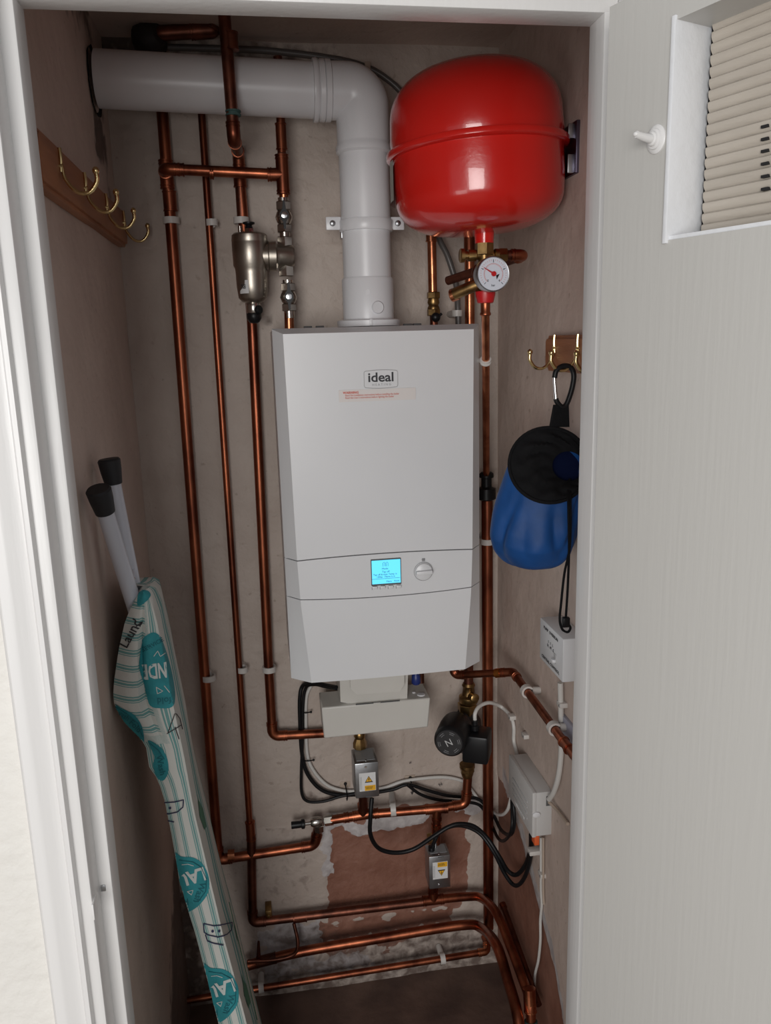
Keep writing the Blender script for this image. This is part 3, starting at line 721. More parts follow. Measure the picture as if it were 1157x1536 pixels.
# studs on the top
for px in (462, 480, 612, 626): 
    c = P(px, 489, Y=-.20); MB().box((c.x-.008, -.205, BZ1-.004), (c.x+.008, -.19, BZ1+.0045), .001).build('top_lug', SEAM, boiler)
# parts hanging under it
# drop housing
q = MB(); fr_ = [P(510, 1004, Y=-.15), P(615, 995, Y=-.15), P(611, 1049, Y=-.135), P(526, 1056, Y=-.135), P(511, 1053, Y=-.13)]
fr_[0].z = fr_[1].z = BZ0+.03
q.prism(fr_, (0, .10, 0)); q.build('drop_housing', CREAMP, boiler)
q = MB(); a = [P(524, 1002, Y=-.153), P(607, 995, Y=-.153), P(606, 1026, Y=-.155), P(600, 1036, Y=-.156), P(535, 1041, Y=-.156), P(526, 1032, Y=-.155)]
q.prism([p+V((0, -.004, 0)) for p in a], (0, .008, 0)); q.build('housing_cover', CREAMP, boiler)
BLUEP = mat('blue_tap_plastic', (.015, .03, .16), .4)
a = P(624, 1004, Y=-.12); q = MB().lathe(a+V((0, 0, .02)), (0, 0, -1), [(0, .006), (.03, .006), (.035, .010), (.052, .011), (.056, .008)], 16); q.build('blue_tap', BLUEP, boiler)
a = P(632, 1006, Y=-.08); MB().cyl(a+V((0, 0, .02)), a+V((0, 0, -.03)), .007).build('gas_tail', COPPERD, boiler)
# tray / trunking box beneath
YT = -.145
t = thing('pipe_cover_box', 'cream plastic box on the wall under the boiler, hiding the pipe ends', 'cover box', P(560, 1108, Y=-.1))
f4 = quadpx(((482.5, 1062), (646, 1047), (642.5, 1091), (486.5, 1108)), Y=YT)
d = .085
bm_ = MB(); bm_.prism(f4, (0, d, 0))
o = bm_.build('box_body', CREAMP, t)
bv = o.modifiers.new('b', 'BEVEL'); bv.width = .003; bv.segments = 2
a, b = P(534, 1056.5, Y=YT-.001), P(600, 1050.5, Y=YT-.001)
MB().prism([a, b, b+V((0, 0, -.0022)), a+V((0, 0, -.0022))], (0, .003, 0)).build('slot', SEAM, t)
a = P(566, 1055.5, Y=YT-.003); MB().box(a+V((-.008, 0, -.0015)), a+V((.008, .004, .002)), .0005).build('catch', CREAMP, t)
for px, py in ((632, 1042), (621, 1039)):
    a = P(px, py, Z=f4[1].z+.0005); MB().lathe(a, (0, 0, 1), [(0, .010 if px > 625 else .004), (.002, .009 if px > 625 else .004), (.0025, .005 if px > 625 else .002)], 24).build('grommet', WPLAS, t)

# ------------------------------------------------------------------ right of the flue
def compression(t, p, h, r, m=BRASS):
    z = V((0, 0, 1)); p = V(p)
    MB().hexnut(p+z*h*.2, p+z*h*.45, r).build('compression_nut', m, t)
    MB().lathe(p-z*h*.25, z, [(0, r*.8), (h*.1, r*.9), (h*.2, r*.72), (h*.3, r*.9), (h*.48, r*.75)], 18).build('valve_body', m, t)
    MB().hexnut(p-z*h*.45, p-z*h*.18, r).build('compression_nut', m, t)
t = thing('copper_pipe', 'bright copper pipe under the red vessel, ending in a brass valve on the boiler top', 'pipe', P(651, 487, Y=-.09))
a = P(646, 335, Y=-.09); b = P(649.5, 440, Y=-.09)
MB().cyl(a+V((0, 0, .25)), b, .0095).build('pipe', COPPERB, t); coupling(t, P(647, 352, Y=-.09), (0, 0, 1), .0098, .03, COPPERB)
compression(t, P(650.5, 456, Y=-.09), .055, .0145); MB().cyl(P(651, 470, Y=-.09), P(651.5, 500, Y=-.09), .0085).build('tail', COPPERD, t)
lv = MB().ball(P(654, 476, Y=-.115), .010, (1, .8, 1)); lv.tube([P(654, 476, Y=-.115), P(659, 474, Y=-.118), P(663, 470, Y=-.12)], .0028, 8); lv.build('lever', BLACK, t)
t = thing('copper_pipe', 'wide copper riser directly behind the pressure gauge, passing behind the boiler', 'pipe', P(706, 1020, Y=-.05))
a = P(706, 335, Y=-.045); b = P(705, 480, Y=-.045)
run(t, [V((b.x, -.045, 2.10)), V((b.x, -.045, .97))], R22, COPPERB, .02)
coupling(t, V((b.x, -.045, P(706, 365, Y=-.045).z)), (0, 0, 1), R22, .05); coupling(t, V((b.x, -.045, P(706, 350, Y=-.045).z)), (0, 0, 1), R22+.002, .012)
# expansion vessel
YE = -.40
cT = P(718, 226, Y=YE); cT.x -= .003; RV = .1475
print('vessel', cT)
ves = thing('expansion_vessel', 'glossy red round expansion vessel with a rolled middle seam, top right of the closet', 'expansion vessel', cT-V((0, 0, .15)))
ax = V((-.055, .0, 1)).normalized()
Hh, Hl = .131, .135
pu = [(.004, RV-.003), (.02, RV-.001), (.05, RV-.003)]; pl = [(.004, RV-.003), (.05, RV-.002), (.075, RV-.004)]
def dome(prof, h):
    out = list(prof); z0, r0 = prof[-1]
    for k in range(1, 15):
        a = k/14*math.pi/2; out.append((z0+(h-z0)*math.sin(a)**1.0, max(.0008, r0*math.cos(a)**.62)))
    return out
MB().lathe(cT, ax, dome(pu, Hh), 64).build('upper_shell', RED, ves)
MB().lathe(cT, -ax, dome(pl, Hl), 64).build('lower_shell', RED, ves)
MB().lathe(cT-ax*.0085, ax, [(0, RV-.003), (.001, RV+.004), (.004, RV+.007), (.010, RV+.0075), (.0125, RV+.006), (.014, RV-.002)], 64).build('rim_seam', RED, ves)
# neck
nb = P(726, 352, Y=YE); nt_ = cT-ax*(Hl-.006)
nx = nt_.x+.006
MB().lathe(V((nx, YE, nt_.z+.004)), (0, 0, -1), [(0, .018), (.02, .0165), (.026, .0165)], 24).build('neck', RED, ves)
zN = nt_.z-.018
# side label
vs = []; fs = []
for j in range(5):
    for i in range(6):
        a = math.radians(151+i*7); r = RV+.0012
        vs.append(V((cT.x+r*math.cos(a), YE+r*math.sin(a), cT.z-.018-j*.016)))
for j in range(4):
    for i in range(5): fs.append((j*6+i, (j+1)*6+i, (j+1)*6+i+1, j*6+i+1))
MB().add(vs, fs).build('rating_label', mat('vessel_label', (.35, .34, .30), .5), ves)
# bracket
br = thing('vessel_bracket', 'folded zinc steel bracket fixing the red vessel to the right wall', 'bracket', (XR, -.44, 1.95))
yb = P(866, 215, X=XR-.004).y
za, zb_ = P(874, 175, X=XR-.004).z, P(874, 255, X=XR-.004).z
MB().box((XR-.007, YE-.065, zb_), (XR+.001, YE+.03, za), .0015).build('back_plate', DSTEEL, br)
for z0_, z1_ in ((lerp(za, zb_, .04), lerp(za, zb_, .32)), (lerp(za, zb_, .62), lerp(za, zb_, .98))):
    MB().box((cT.x+RV-.006, YE-.055, z1_), (XR-.004, YE-.051, z0_), .001).build('arm', STEEL, br)
for z_ in (lerp(za, zb_, .25), lerp(za, zb_, .85)):
    MB().lathe((XR-.007, YE-.04, z_), (-1, 0, 0), [(0, .004), (.002, .003)], 10).build('screw', CHROME, br)
# manifold under the vessel
YM = YE
man = thing('vessel_manifold', 'brass safety valve manifold with a red cap, under the red vessel', 'valve', V((nx, YM, zN-.10)))
MB().hexnut(V((nx, YM, zN-.024)), V((nx, YM, zN)), .0165).build('top_nut', BRASS, man)
zA = P(735, 383, Y=YM).z
a = V((nx, YM, zN-.02)); b = V((nx+.003, YM, P(730, 440, Y=YM).z)) 
MB().cyl(a, b, .0115).build('body', BRASS, man)
l0 = P(690, 384, Y=YM); r0 = P(757, 382, Y=YM); l0.z = r0.z = zA
MB().lathe(l0, (1, 0, 0), [(0, .0105), (.001, .012), (.007, .012), (.008, .0075), (.014, .0075), (.0145, .010), (.028, .010), (.03, .0075), (r0.x-l0.x-.02, .0075), (r0.x-l0.x-.018, .011), (r0.x-l0.x, .011)], 20).build('cross_arm', BRASS, man)
MB().hexnut(r0-V((.012, 0, 0)), r0+V((.004, 0, 0)), .0125).build('compression_nut', BRASS, man)
re = P(788, 381, Y=YM); re.z = zA
run(man, [r0, re, re+V((-.012, .05, -.004)), re+V((-.10, .17, -.03))], .0085, COPPERD, .013, name='loop_pipe', fit=[1, 0], fm=COPPER)
# lower outlet going back left
lo0 = V((nx-.004, YM+.0, P(735, 425, Y=YM).z)); lo1 = P(682, 441, Y=YM+.03)
MB().tube([lo0, lo0+V((-.01, .003, -.002)), lo1], .0105, 16).build('discharge_arm', BRASS, man)
MB().lathe(lo1+V((.006, 0, .001)), lo1-lo0, [(0, .0115), (.012, .0118), (.014, .010)], 18).build('arm_end', COPPERB, man)
ra = P(716, 408, Y=YM+.02); MB().ball(ra, .010, (1, 1, 1.3)).build('elbow', COPPER, man)
cz_ = P(730, 440, Y=YM).z
MB().lathe(V((nx+.002, YM, cz_+.004)), (0, 0, -1), [(0, .0165), (.001, .018), (.006, .018), (.02, .0145), (.021, .012)], 12, smooth=False).build('red_cap', REDP, man)
MB().lathe(V((nx+.002, YM, cz_+.014)), (0, 0, -1), [(0, .015), (.012, .017)], 16).build('cap_seat', BRASS, man)
# gauge
gc = P(740, 411, Y=YM-.045); gn = V((.08, -1, .03)).normalized()
gg = thing('pressure_gauge', 'round white dial pressure gauge with red needle, below the red vessel', 'gauge', gc)
MB().lathe(gc-gn*.02, gn, [(0, .018), (.004, .0235), (.02, .0242), (.021, .0235), (.0205, .0222)], 40).build('case', STEEL, gg)
MB().lathe(gc, gn, [(0, .0222), (.0012, .0222)], 40).build('face', mat('gauge_face', (.66, .70, .78), .25), gg)
gu = V((0, 0, 1)); gr = gu.cross(-gn).normalized()*-1
gr = V((1, 0, 0)); gr = (gr-gn*gr.dot(gn)).normalized(); gu = gr.cross(gn).normalized()*-1
if gu.z < 0: gu = -gu
def G(a, r, o_=.0016): return gc+gn*o_+gr*(math.cos(a)*r)+gu*(math.sin(a)*r)
q = MB(); q2 = MB()
for k in range(29):
    a = math.radians(225-270*k/28); L = .0035 if k % 7 == 0 else .0016
    (q if k % 7 == 0 else q2).tube([G(a, .0195), G(a, .0195-L)], .00035 if k % 7 == 0 else .00022, 5)
    q2.tube([G(a, .0140), G(a, .0140-.0016)], .0002, 5)
q2.tube([G(math.radians(225-270*k/40), .0140) for k in range(41)], .0002, 5)
q.build('scale_marks', TEXTD, gg); q2.build('fine_scale', TEXTR, gg)
nd = MB(); a = math.radians(150); nd.tube([G(a, .017, .003), G(a, .0, .003)], .0009, 6, rfn=lambda u: .0004+.0009*u); nd.build('needle', REDP, gg)
MB().lathe(gc+gn*.002, gn, [(0, .0036), (.002, .0034)], 16).build('hub', REDP, gg)
a2 = math.radians(-30); MB().prism([G(a2, .004, .0022), G(a2+.5, .0085, .0022), G(a2-.5, .0085, .0022)], gn*.0008).build('needle_tail', BLACK, gg)
text('0', .0045, G(math.radians(228), .0125), TEXTD, gg, right=gr, up=gu); text('4', .0045, G(math.radians(-48), .0125), TEXTD, gg, right=gr, up=gu)
text('bar', .0042, G(math.radians(-92), .0155), TEXTD, gg, right=gr, up=gu); text('1', .0036, G(math.radians(158), .0165), TEXTD, gg, right=gr, up=gu)
text('2', .0036, G(math.radians(90), .0165), TEXTD, gg, right=gr, up=gu); text('3', .0036, G(math.radians(22), .0165), TEXTD, gg, right=gr, up=gu)
for _o in gg.children:
    for _v in _o.data.vertices: _v.co = _v.co*1.22
    for _c in _o.children:
        for _v in _c.data.vertices: _v.co = _v.co*1.22
MB().cyl(gc-gn*.018, V((nx+.002, YM, gc.z)), .007).build('stem', BRASS, gg)
# discharge pipe, 15 mm turning 22 mm at the black fitting
t = thing('copper_pipe', 'copper pipe right of the boiler with a black coupler, falling from the red cap', 'pipe', P(733, 1395, Y=-.04))
pt = V((nx+.002, YM, cz_-.016))
YD = -.055
pa = P(728, 470, Y=-.30)
tz = P(731, 700, Y=-.10)
pts = [pt, V((pt.x, YM, pt.z-.02))]
pb = P(730, 715, Y=YD)
d2 = P(732, 560, Y=-.12)
MB().tube([pt, P(730, 722, Y=YD)], .0075, 16).build('upper_pipe', COPPERB, t)
MB().lathe(pt+V((0, 0, .002)), (0, 0, -1), [(0, .0095), (.005, .0085), (.018, .0085), (.02, .0098), (.023, .0098), (.025, .008)], 18).build('coupling', COPPER, t)
q = MB().lathe(P(730, 708, Y=YD-.008), (0, 0, -1), [(0, .012), (.004, .0165), (.012, .0165), (.014, .012), (.034, .012), (.038, .021), (.062, .022), (.066, .014)], 20); q.build('black_coupler', BLACK, t)
pA, pB_ = P(731, 745, Y=YD), P(733, 1392, Y=YD+.005)
MB().cyl(pA, pB_, .0132, seg=20).build('lower_pipe', COPPER, t)
p = P(728, 541, Y=-.25); 
t2 = thing('pipe_clip', 'small white clip on the thin pipe by the upper right boiler edge', 'pipe clip', (XR, p.y, p.z)); dd_ = (P(730, 722, Y=YD)-pt).normalized(); p = pt.lerp(P(730, 722, Y=YD), .27); t2.location = (p.x, 0, p.z); t2['_org'] = (p.x, 0., p.z)
q = MB(); collar(q, p, dd_, .0078, .010, .003); q.build('ring', CLIPW, t2); MB().cyl(p+V((0, .012, 0)), V((p.x, .0005, p.z)), .005).build('stalk', CLIPW, t2)
p = P(731, 812, Y=YD); clip(p, (0, 0, 1), .0115, onwall(p), 'white clip on the copper pipe behind the blue bag, right of the boiler', G1)

# ------------------------------------------------------------------ below the boiler: pump line
YU = -.085
pl = thing('copper_pipe', 'copper manifold run low on the wall, feeding both grey actuators and the pump', 'pipe', P(600, 1216, Y=YU))
e0 = P(497, 1230, Y=YU+.03); e1 = P(545, 1222, Y=YU+.02); e2 = P(655, 1213, Y=YU); e3 = P(699, 1206, Y=YU); e4 = P(702, 1165, Y=YU)
run(pl, [e0, e1, e2, e3, e4], R22, COPPER, .02, fit=[0, 0, 1])
dr1 = (e1-e0).normalized(); tee(pl, e1, dr1, R22, (0, 0, 1), COPPER, .05); tee(pl, e2, (e2-e1).normalized(), R22, (0, 0, -1), COPPER, .055)
coupling(pl, P(520, 1226, Y=YU+.025), dr1, R22, .012); coupling(pl, P(565, 1220, Y=YU+.016), dr1, R22, .012)
MB().cyl(e1, P(545, 1190, Y=YU-.0), R22).build('riser', COPPERD, pl)
MB().cyl(e2, P(654, 1285, Y=YU), R22).build('drop', COPPER, pl)
coupling(pl, P(655, 1238, Y=YU), (0, 0, 1), R22, .012, COPPERB)
p = P(590, 1214, Y=YU+.011); clip(p, (e2-e1), .0115, (p.x, 0, p.z), 'white plastic clip on the copper manifold right of the upper actuator box')
# lockshield valve at the left end
va = thing('lockshield_valve', 'small nickel radiator valve with a black cap, low on the wall left of centre', 'valve', P(478, 1240, Y=-.05))
c = P(477, 1233, Y=-.05); 
MB().hexnut(P(487, 1231, Y=-.05), P(500, 1229, Y=-.054), .0135).build('union_nut', NICKEL, va)
MB().lathe(P(466, 1234, Y=-.05), (1, 0, .05), [(0, .009), (.006, .012), (.022, .012), (.028, .009)], 18).build('body', NICKEL, va)
MB().hexnut(c+V((.002, 0, -.008)), c+V((.002, 0, -.026)), .012).build('lower_nut', NICKEL, va)
MB().cyl(P(470, 1234, Y=-.05), P(455, 1236, Y=-.052), .0045).build('spindle', NICKEL, va)
MB().lathe(P(437, 1238, Y=-.052), P(459, 1235.5, Y=-.052)-P(437, 1238, Y=-.052), [(0, .0085), (.003, .0088), (.024, .0085), (.025, .0115), (.032, .0115), (.034, .007)], 18).build('cap', BLACK, va)
# low pipes
t = thing('copper_pipe', 'large low copper pipe curving to the floor corner, middle of the three low runs', 'pipe', P(600, 1410, Y=-.05))
Wp = [P(372, 1448, Y=-.05), P(445, 1429, Y=-.052), P(560, 1409, Y=-.055), P(690, 1388, Y=-.06), P(722, 1392, Y=-.07), P(745, 1418, X=.480), P(762, 1470, X=.478), P(776, 1520, X=.474), P(784, 1580, X=.468)]
MB().tube(smooth_path(Wp, 8), .0125, 16).build('pipe', COPPER, t)
d_ = (Wp[1]-Wp[0]).normalized(); q = MB(); collar(q, P(400, 1440, Y=-.051), d_, .0125, .05); q.build('coupling', COPPERD, t)
q = MB().tube(smooth_path([P(372, 1442, Y=-.07), P(410, 1440, Y=-.072), P(440, 1432, Y=-.073), P(447, 1415, Y=-.07), P(441, 1385, Y=-.055)], 6), .0045, 10); q.build('bridge_pipe', COPPERD, t)
MB().cyl(P(388, 1438, Y=-.06), P(388, 1412, Y=-.06), .006, .003, 10).build('air_vent', COPPERD, t)
t = thing('copper_pipe', 'lowest thin copper pipe, clipped to the wall just above the closet floor', 'pipe', P(560, 1455, Y=-.04))
l0 = P(278, 1501, Y=-.045); l1 = P(731, 1427, Y=-.045); dL = (l1-l0).normalized()
run(t, [l0, l1, l1+V((.004, .02, .008)), l1+V((.004, .045, .008))], .0085, COPPER, .012, fit=[1, 0], fm=COPPERB)
for px, py, lb in ((392, 1481, 'white clip holding the lowest thin pipe beside the ironing board'), (664, 1438, 'white clip holding the lowest thin pipe near the right floor corner')):
    p = P(px, py, Y=-.045); clip(p, dL, .009, (p.x, 0, p.z), lb)
t = thing('pipe_bracket', 'small brass clip above the elbow of the second low pipe', 'pipe clip', P(403, 1368, Y=0))
p = P(403, 1366, Y=-.02); MB().box(p+V((-.008, -.02, -.014)), p+V((.008, .021, .014)), .002).build('strap', BRASS, t)
MB().box(p+V((-.004, -.024, -.006)), p+V((.004, -.019, .006)), .002).build('screw', BRASS, t)
# third pipe low along the right wall
t = thing('copper_pipe', 'thin copper pipe sloping along the foot of the right wall behind the two bends', 'pipe', P(790, 1460, X=.525))
a = P(756, 1362, X=.528); b = P(792, 1462, X=.528)
MB().tube([a, b, b+(b-a)*.4], .0075, 12).build('pipe', COPPERD, t); MB().lathe(a, a-b, [(0, .009), (.012, .009), (.014, .007)], 14).build('end_cap', COPPER, t)
# pipe from boiler base to the right wall
t = thing('copper_pipe', 'copper pipe leaving the boiler base, crossing to and sloping along the right wall', 'pipe', P(700, 1012, Y=-.10))
YG = -.12
q0 = P(679, 990, Y=YG); q0.z = BZ0+.02; q1 = P(681, 1013, Y=YG); q2_ = P(768, 1008, Y=-.10); q2_.x = .512
q3 = P(850, 1118, X=.518)
q2_ = P(770, 1008, X=.518)
run(t, [q0, q1, q2_, q3, q3+(q3-q2_)*.35], .0085, COPPER, .016, fit=[1, 1, 0])
MB().cyl(P(744, 1010, Y=lerp(YG, q2_.y, .7)), P(752, 1009, Y=lerp(YG, q2_.y, .8)), .0105).build('bright_joint', mat('orange_flux', (.62, .22, .05), .35, 1), t)
dq = (q3-q2_).normalized()
for f_, lb in ((.30, 'white clip on the sloping copper pipe, upper of two on the right wall'), (.80, 'white clip on the sloping copper pipe, nearer the door jamb')):
    p = q2_.lerp(q3, f_); clip(p, dq, .009, (XR, p.y, p.z), lb)
q = MB(); collar(q, q3, dq, .0085, .03, .003); q.build('coupling', COPPER, t)
# pump
pm = thing('circulation_pump', 'black central heating pump with brass unions, right below the boiler', 'pump', P(690, 1140, Y=YU))
a = P(704, 1000, Y=YU)
MB().cyl(V((a.x, YU, BZ0+.02)), P(703, 1035, Y=YU), R22).build('inlet_pipe', COPPERD, pm)
zt_ = P(702, 1046, Y=YU)
MB().lathe(P(703, 1024, Y=YU), (0, 0, -1), [(0, .013), (.006, .016), (.012, .0135), (.022, .0145), (.03, .016), (.034, .023), (.044, .024), (.05, .021)], 20).build('upper_union', BRASS, pm)
MB().lathe(P(707, 1044, Y=YU-.01), (.25, -1, .1), [(0, .011), (.02, .011), (.022, .008)], 12, smooth=False).build('isolation_screw', BRASS, pm)
MB().hexnut(P(701, 1070, Y=YU), P(701, 1055, Y=YU), .0235).build('union_nut', BRASS, pm)
bc = P(703, 1108, Y=YU-.015)
MB().lathe(P(700, 1062, Y=YU), (0, 0, -1), [(0, .018), (.01, .022), (.03, .034), (.06, .038), (.09, .03), (.112, .018)], 28).build('volute', mat('pump_casting', (.035, .025, .022), .55, 0, .4, 40), pm)
fc = P(674, 1114, Y=YU-.13); mdir = (fc-bc).normalized(); mdir = V((-.42, -.88, .02)).normalized()
L = .085
st = fc-mdir*L
mot = MB().lathe(st, mdir, [(0, .036), (.02, .038), (L-.012, .037), (L-.004, .035), (L, .031)], 40).build('motor', BLACK, pm)
MB().lathe(fc, mdir, [(0, .030), (.0015, .0295)], 40).build('motor_plate', mat('pump_plate', (.03, .03, .032), .3), mot)
mr = V((0, 0, 1)).cross(mdir).normalized(); mu = mdir.cross(mr)
text('N', .022, fc+mdir*.0022, mat('silver_mark', (.5, .5, .5), .3), mot, right=mr, up=mu, rot=.5)
q = MB()
for r in (.025, .021):
    for k in range(6):
        a0 = k*1.05; q.tube([fc+mdir*.0018+mr*math.cos(a0+j*.12)*r+mu*math.sin(a0+j*.12)*r for j in range(5)], .0005, 5)
q.build('plate_print', TEXTG, mot)
tb = P(716, 1115, Y=YU-.085)
M = Matrix.Translation(tb)@Matrix.Rotation(math.atan2(-mdir.x, mdir.y)+math.pi, 4, 'Z')
tb_o = MB().box((-.030, -.032, -.036), (.030, .030, .032), .006, M).build('terminal_box', BLACK, pm)
gp = P(713, 1087, Y=YU-.085); MB().lathe(gp-V((0, 0, .012)), (0, 0, 1), [(0, .010), (.012, .010), (.013, .007), (.022, .0065)], 14).build('cable_gland', BLACK, pm)
MB().lathe(P(701, 1146, Y=YU), (0, 0, -1), [(0, .019), (.008, .019), (.012, .015), (.022, .016), (.034, .0125)], 16).build('lower_union', BRASS, pm)
MB().hexnut(P(701, 1146, Y=YU), P(701, 1157, Y=YU), .018).build('lower_nut', BRASS, pm)

# ------------------------------------------------------------------ actuators
def actuator(px4, Y, depth, label, flip, topd):
    """px4: front face corners tl,tr,br,bl"""
    f = quadpx(px4, Y=Y); x0, x1 = (f[0].x+f[3].x)/2, (f[1].x+f[2].x)/2; z1_, z0 = (f[0].z+f[1].z)/2, (f[2].z+f[3].z)/2
    t = thing('valve_actuator', label, 'motorised valve', ((x0+x1)/2, Y+depth/2, z0))
    MB().box((x0, Y, z0), (x1, Y+depth, z1_), .0025).build('housing', STEEL, t)
    xm = (x0+x1)/2; h = z1_-z0
    zc_ = z0+h*(.56 if flip else .46); hs = h*.52; wd = (x1-x0)*.66; xs = xm+.004
    s_ = MB().box((xm-wd/2, Y-.0006, zc_-hs/2), (xm+wd/2+.002, Y+.0005, zc_+hs/2)).build('warning_label', WLAB, t)
    tri = [(-.5, -.5), (.5, -.5), (0, .38)]; R_ = min(.019, hs*.62)
    zt2 = zc_+(hs*.17 if not flip else -hs*.17); sg = -1 if flip else 1
    def TR(k, sc_, off): return V((xs+k[0]*R_*sc_, Y-off, zt2+k[1]*R_*sc_*sg))
    MB().prism([TR(k, 1.0, .0009) for k in tri], (0, .0004, 0)).build('triangle_border', TEXTD, s_)
    MB().prism([TR(k, .72, .0013) for k in tri], (0, .0004, 0)).build('yellow_triangle', YELLOW, s_)
    MB().prism([V((xs+a*.002, Y-.0016, zt2+sg*(b*.0035-.001))) for a, b in ((.6, 2), (-.9, -.3), (0, -.2), (-.5, -2.2), (1, .4), (.1, .3))], (0, .0004, 0)).build('flash_symbol', TEXTD, s_)
    zb2 = zc_-(hs*.34 if not flip else -hs*.34)
    MB().box((xm-wd*.16, Y-.0011, zb2-hs*.14), (xm+wd/2+.001, Y-.0004, zb2+hs*.14)).build('yellow_strip', YELLOW, s_)
    text('WARNING\nISOLATE', .0034, V((xs, Y-.0015, zb2+.0005)), TEXTD, s_, squash=1.1, rot=math.pi if flip else 0)
    q = MB()
    for k in range(3): q.box((xm-wd*.46+k*.0018, Y-.0011, zc_-hs*.4), (xm-wd*.46+k*.0018+.0005, Y-.0005, zc_+hs*.3))
    q.build('small_print', TEXTG, s_)
    MB().lathe((xm-.002, Y, z1_-.010 if not flip else z0+.008), (0, -1, 0), [(0, .003), (.0015, .0025)], 10).build('screw', CHROME, t)
    MB().lathe((xm+.0, Y+depth*.15, z1_), (0, 0, 1), [(0, .002), (.0015, .002)], 10).build('screw', CHROME, t)
    MB().box((xm-.004, Y-.0008, z0+.001 if not flip else z1_-.004), (xm+.010, Y, z0+.003 if not flip else z1_-.002)).build('slot', SEAM, t)
    MB().box((x0+.006, Y+.012, z1_-.0005), (x1-.006, Y+depth-.006, z1_+.0006)).build('rating_plate', mat('foil_label', (.34, .35, .36), .45, .3), t)
    return t, x0, x1, z0, z1_
t, x0, x1, z0, z1_ = actuator(((531, 1146), (568, 1143), (569, 1195), (535, 1198)), -.155, .07, 'upright grey metal valve actuator with warning label, under the cream cover box', False, 0)
q = MB().lathe(V(((x0+x1)/2-.006, YU, z1_+.045)), (0, 0, -1), [(0, .0105), (.004, .014), (.014, .014), (.018, .0115), (.03, .0165), (.042, .0165), (.046, .010)], 8, smooth=False); q.build('valve_body', BRASS, t)
MB().cyl(V(((x0+x1)/2-.006, YU, z1_+.04)), V(((x0+x1)/2-.006, YU, z1_+.10)), R22).build('pipe_tail', COPPERD, t)
t, x0, x1, z0, z1_ = actuator(((643, 1286), (677, 1282), (675, 1332), (645, 1333)), -.135, .05, 'lower grey metal valve actuator with upside-down warning label, over the bare pink plaster', True, 0)
MB().lathe(V((x0+.012, -.11, z1_)), (0, 0, 1), [(0, .008), (.01, .008), (.011, .005)], 12).build('cable_gland', BLACK, t)
MB().lathe(V((x0+.024, -.10, z1_)), (0, 0, 1), [(0, .004), (.014, .003)], 10).build('lever', CHROME, t)
MB().cyl(V((T1.x-.002, T1.y, T1.z+.02)), V((T1.x-.002, -.075, z0+.02)), R22).build('pipe_tail', COPPER, t)
MB().hexnut(V((T1.x-.002, -.085, z0+.09)), V((T1.x-.002, -.07, z0+.11)), .016).build('brass_nut', BRASS, t)

for ch, px, py, sz, ro in (('N', 661, 1177, .012, .5), ('"', 617, 1147, .018, .4)):
    text(ch, sz, P(px, py, Y=-.0065), TEXTD, WB, name='pencil_mark', rot=ro)
# ------------------------------------------------------------------ right wall boxes
jb = thing('junction_box', 'large grey plastic wiring junction box on the right wall', 'junction box', (XR, -.30, .62))
f0 = P(827.5, 1187, X=XR-.001); f1 = P(790, 1131, X=XR-.001); fb = P(826, 1254, X=XR-.001)
xf = P(799, 1190, Y=f0.y).x; y0, y1 = f0.y, f1.y; zt3 = f0.z; zb3 = P(799, 1255.5, Y=y0).z
MB().box((xf+.006, y0, zb3), (XR+.001, y1, zt3), .0015).build('back_box', GREYP, jb)
lid = MB().box((xf, y0-.0015, zb3-.0015), (xf+.009, y1+.0015, zt3+.0015), .002).build('lid', GREYP, jb)
GP2 = mat('grey_panel', (.46, .46, .46), .4)
q = MB()
for k in range(4):
    zz_ = lerp(zb3, zt3, .22+.13*k); q.box((xf-.0016, y0+.03, zz_), (xf+.001, y1-.03, zz_+.0022), .0004)
q.build('raised_rib', GP2, lid)
text('WIRING CENTRE', .0085, V((xf-.0006, (y0+y1)/2, lerp(zb3, zt3, .12))), WLAB, lid, right=(0, -1, 0))
MB().lathe((xf+.008, y0, lerp(zb3, zt3, .52)), (0, -1, 0), [(0, .006), (.004, .006), (.005, .004)], 12, rx=1.4).build('lid_screw', WPLAS, jb)
MB().box((XR-.012, y0-.0006, lerp(zb3, zt3, .68)), (XR-.003, y0+.002, lerp(zb3, zt3, .9))).build('cable_entry', SEAM, jb)
MB().box((xf+.006, y0+.0, zb3-.022), (xf+.017, y0+.02, zb3+.002), .002).build('strain_tape', ORANGE, jb)
tb2 = thing('control_box', 'white heating control box with a slider switch, upper one on the right wall', 'control box', (XR, -.45, .95))
f0 = P(845, 959, X=XR-.045); y0c = f0.y; z1c = f0.z; z0c = P(839, 1025, Y=y0c).z; y1c = P(817, 933, X=XR-.036).y; xfc = XR-.045
print('control', y0c, y1c, z0c, z1c)
MB().box((xfc, y0c, z0c), (XR+.001, y1c, z1c), .003).build('case', BOILW, tb2)
for zf, s_ in ((.86, 'PUMP  OVERRUN'), (.62, 'I   I   I'), (.52, 'H . M . S'), (.14, 'CENTRAL CONTROL')):
    text(s_, .008, V((xfc-.0008, lerp(y0c, y1c, .5), lerp(z0c, z1c, zf))), TEXTD, tb2, right=(0, -1, 0), squash=1.2)
MB().box((xfc-.001, y0c+.03, lerp(z0c, z1c, .28)), (xfc+.001, y0c+.042, lerp(z0c, z1c, .5)), .0004).build('switch_track', GP2, tb2)
MB().box((xfc-.007, y0c+.031, lerp(z0c, z1c, .30)), (xfc+.001, y0c+.041, lerp(z0c, z1c, .38)), .002).build('slider_switch', WPLAS, tb2)
o = MB().box((XR-.006, y0c-.02, P(850, 1110, X=XR).z), (XR+.001, P(846, 1072, X=XR).y, P(848, 1072, X=XR).z), .001)
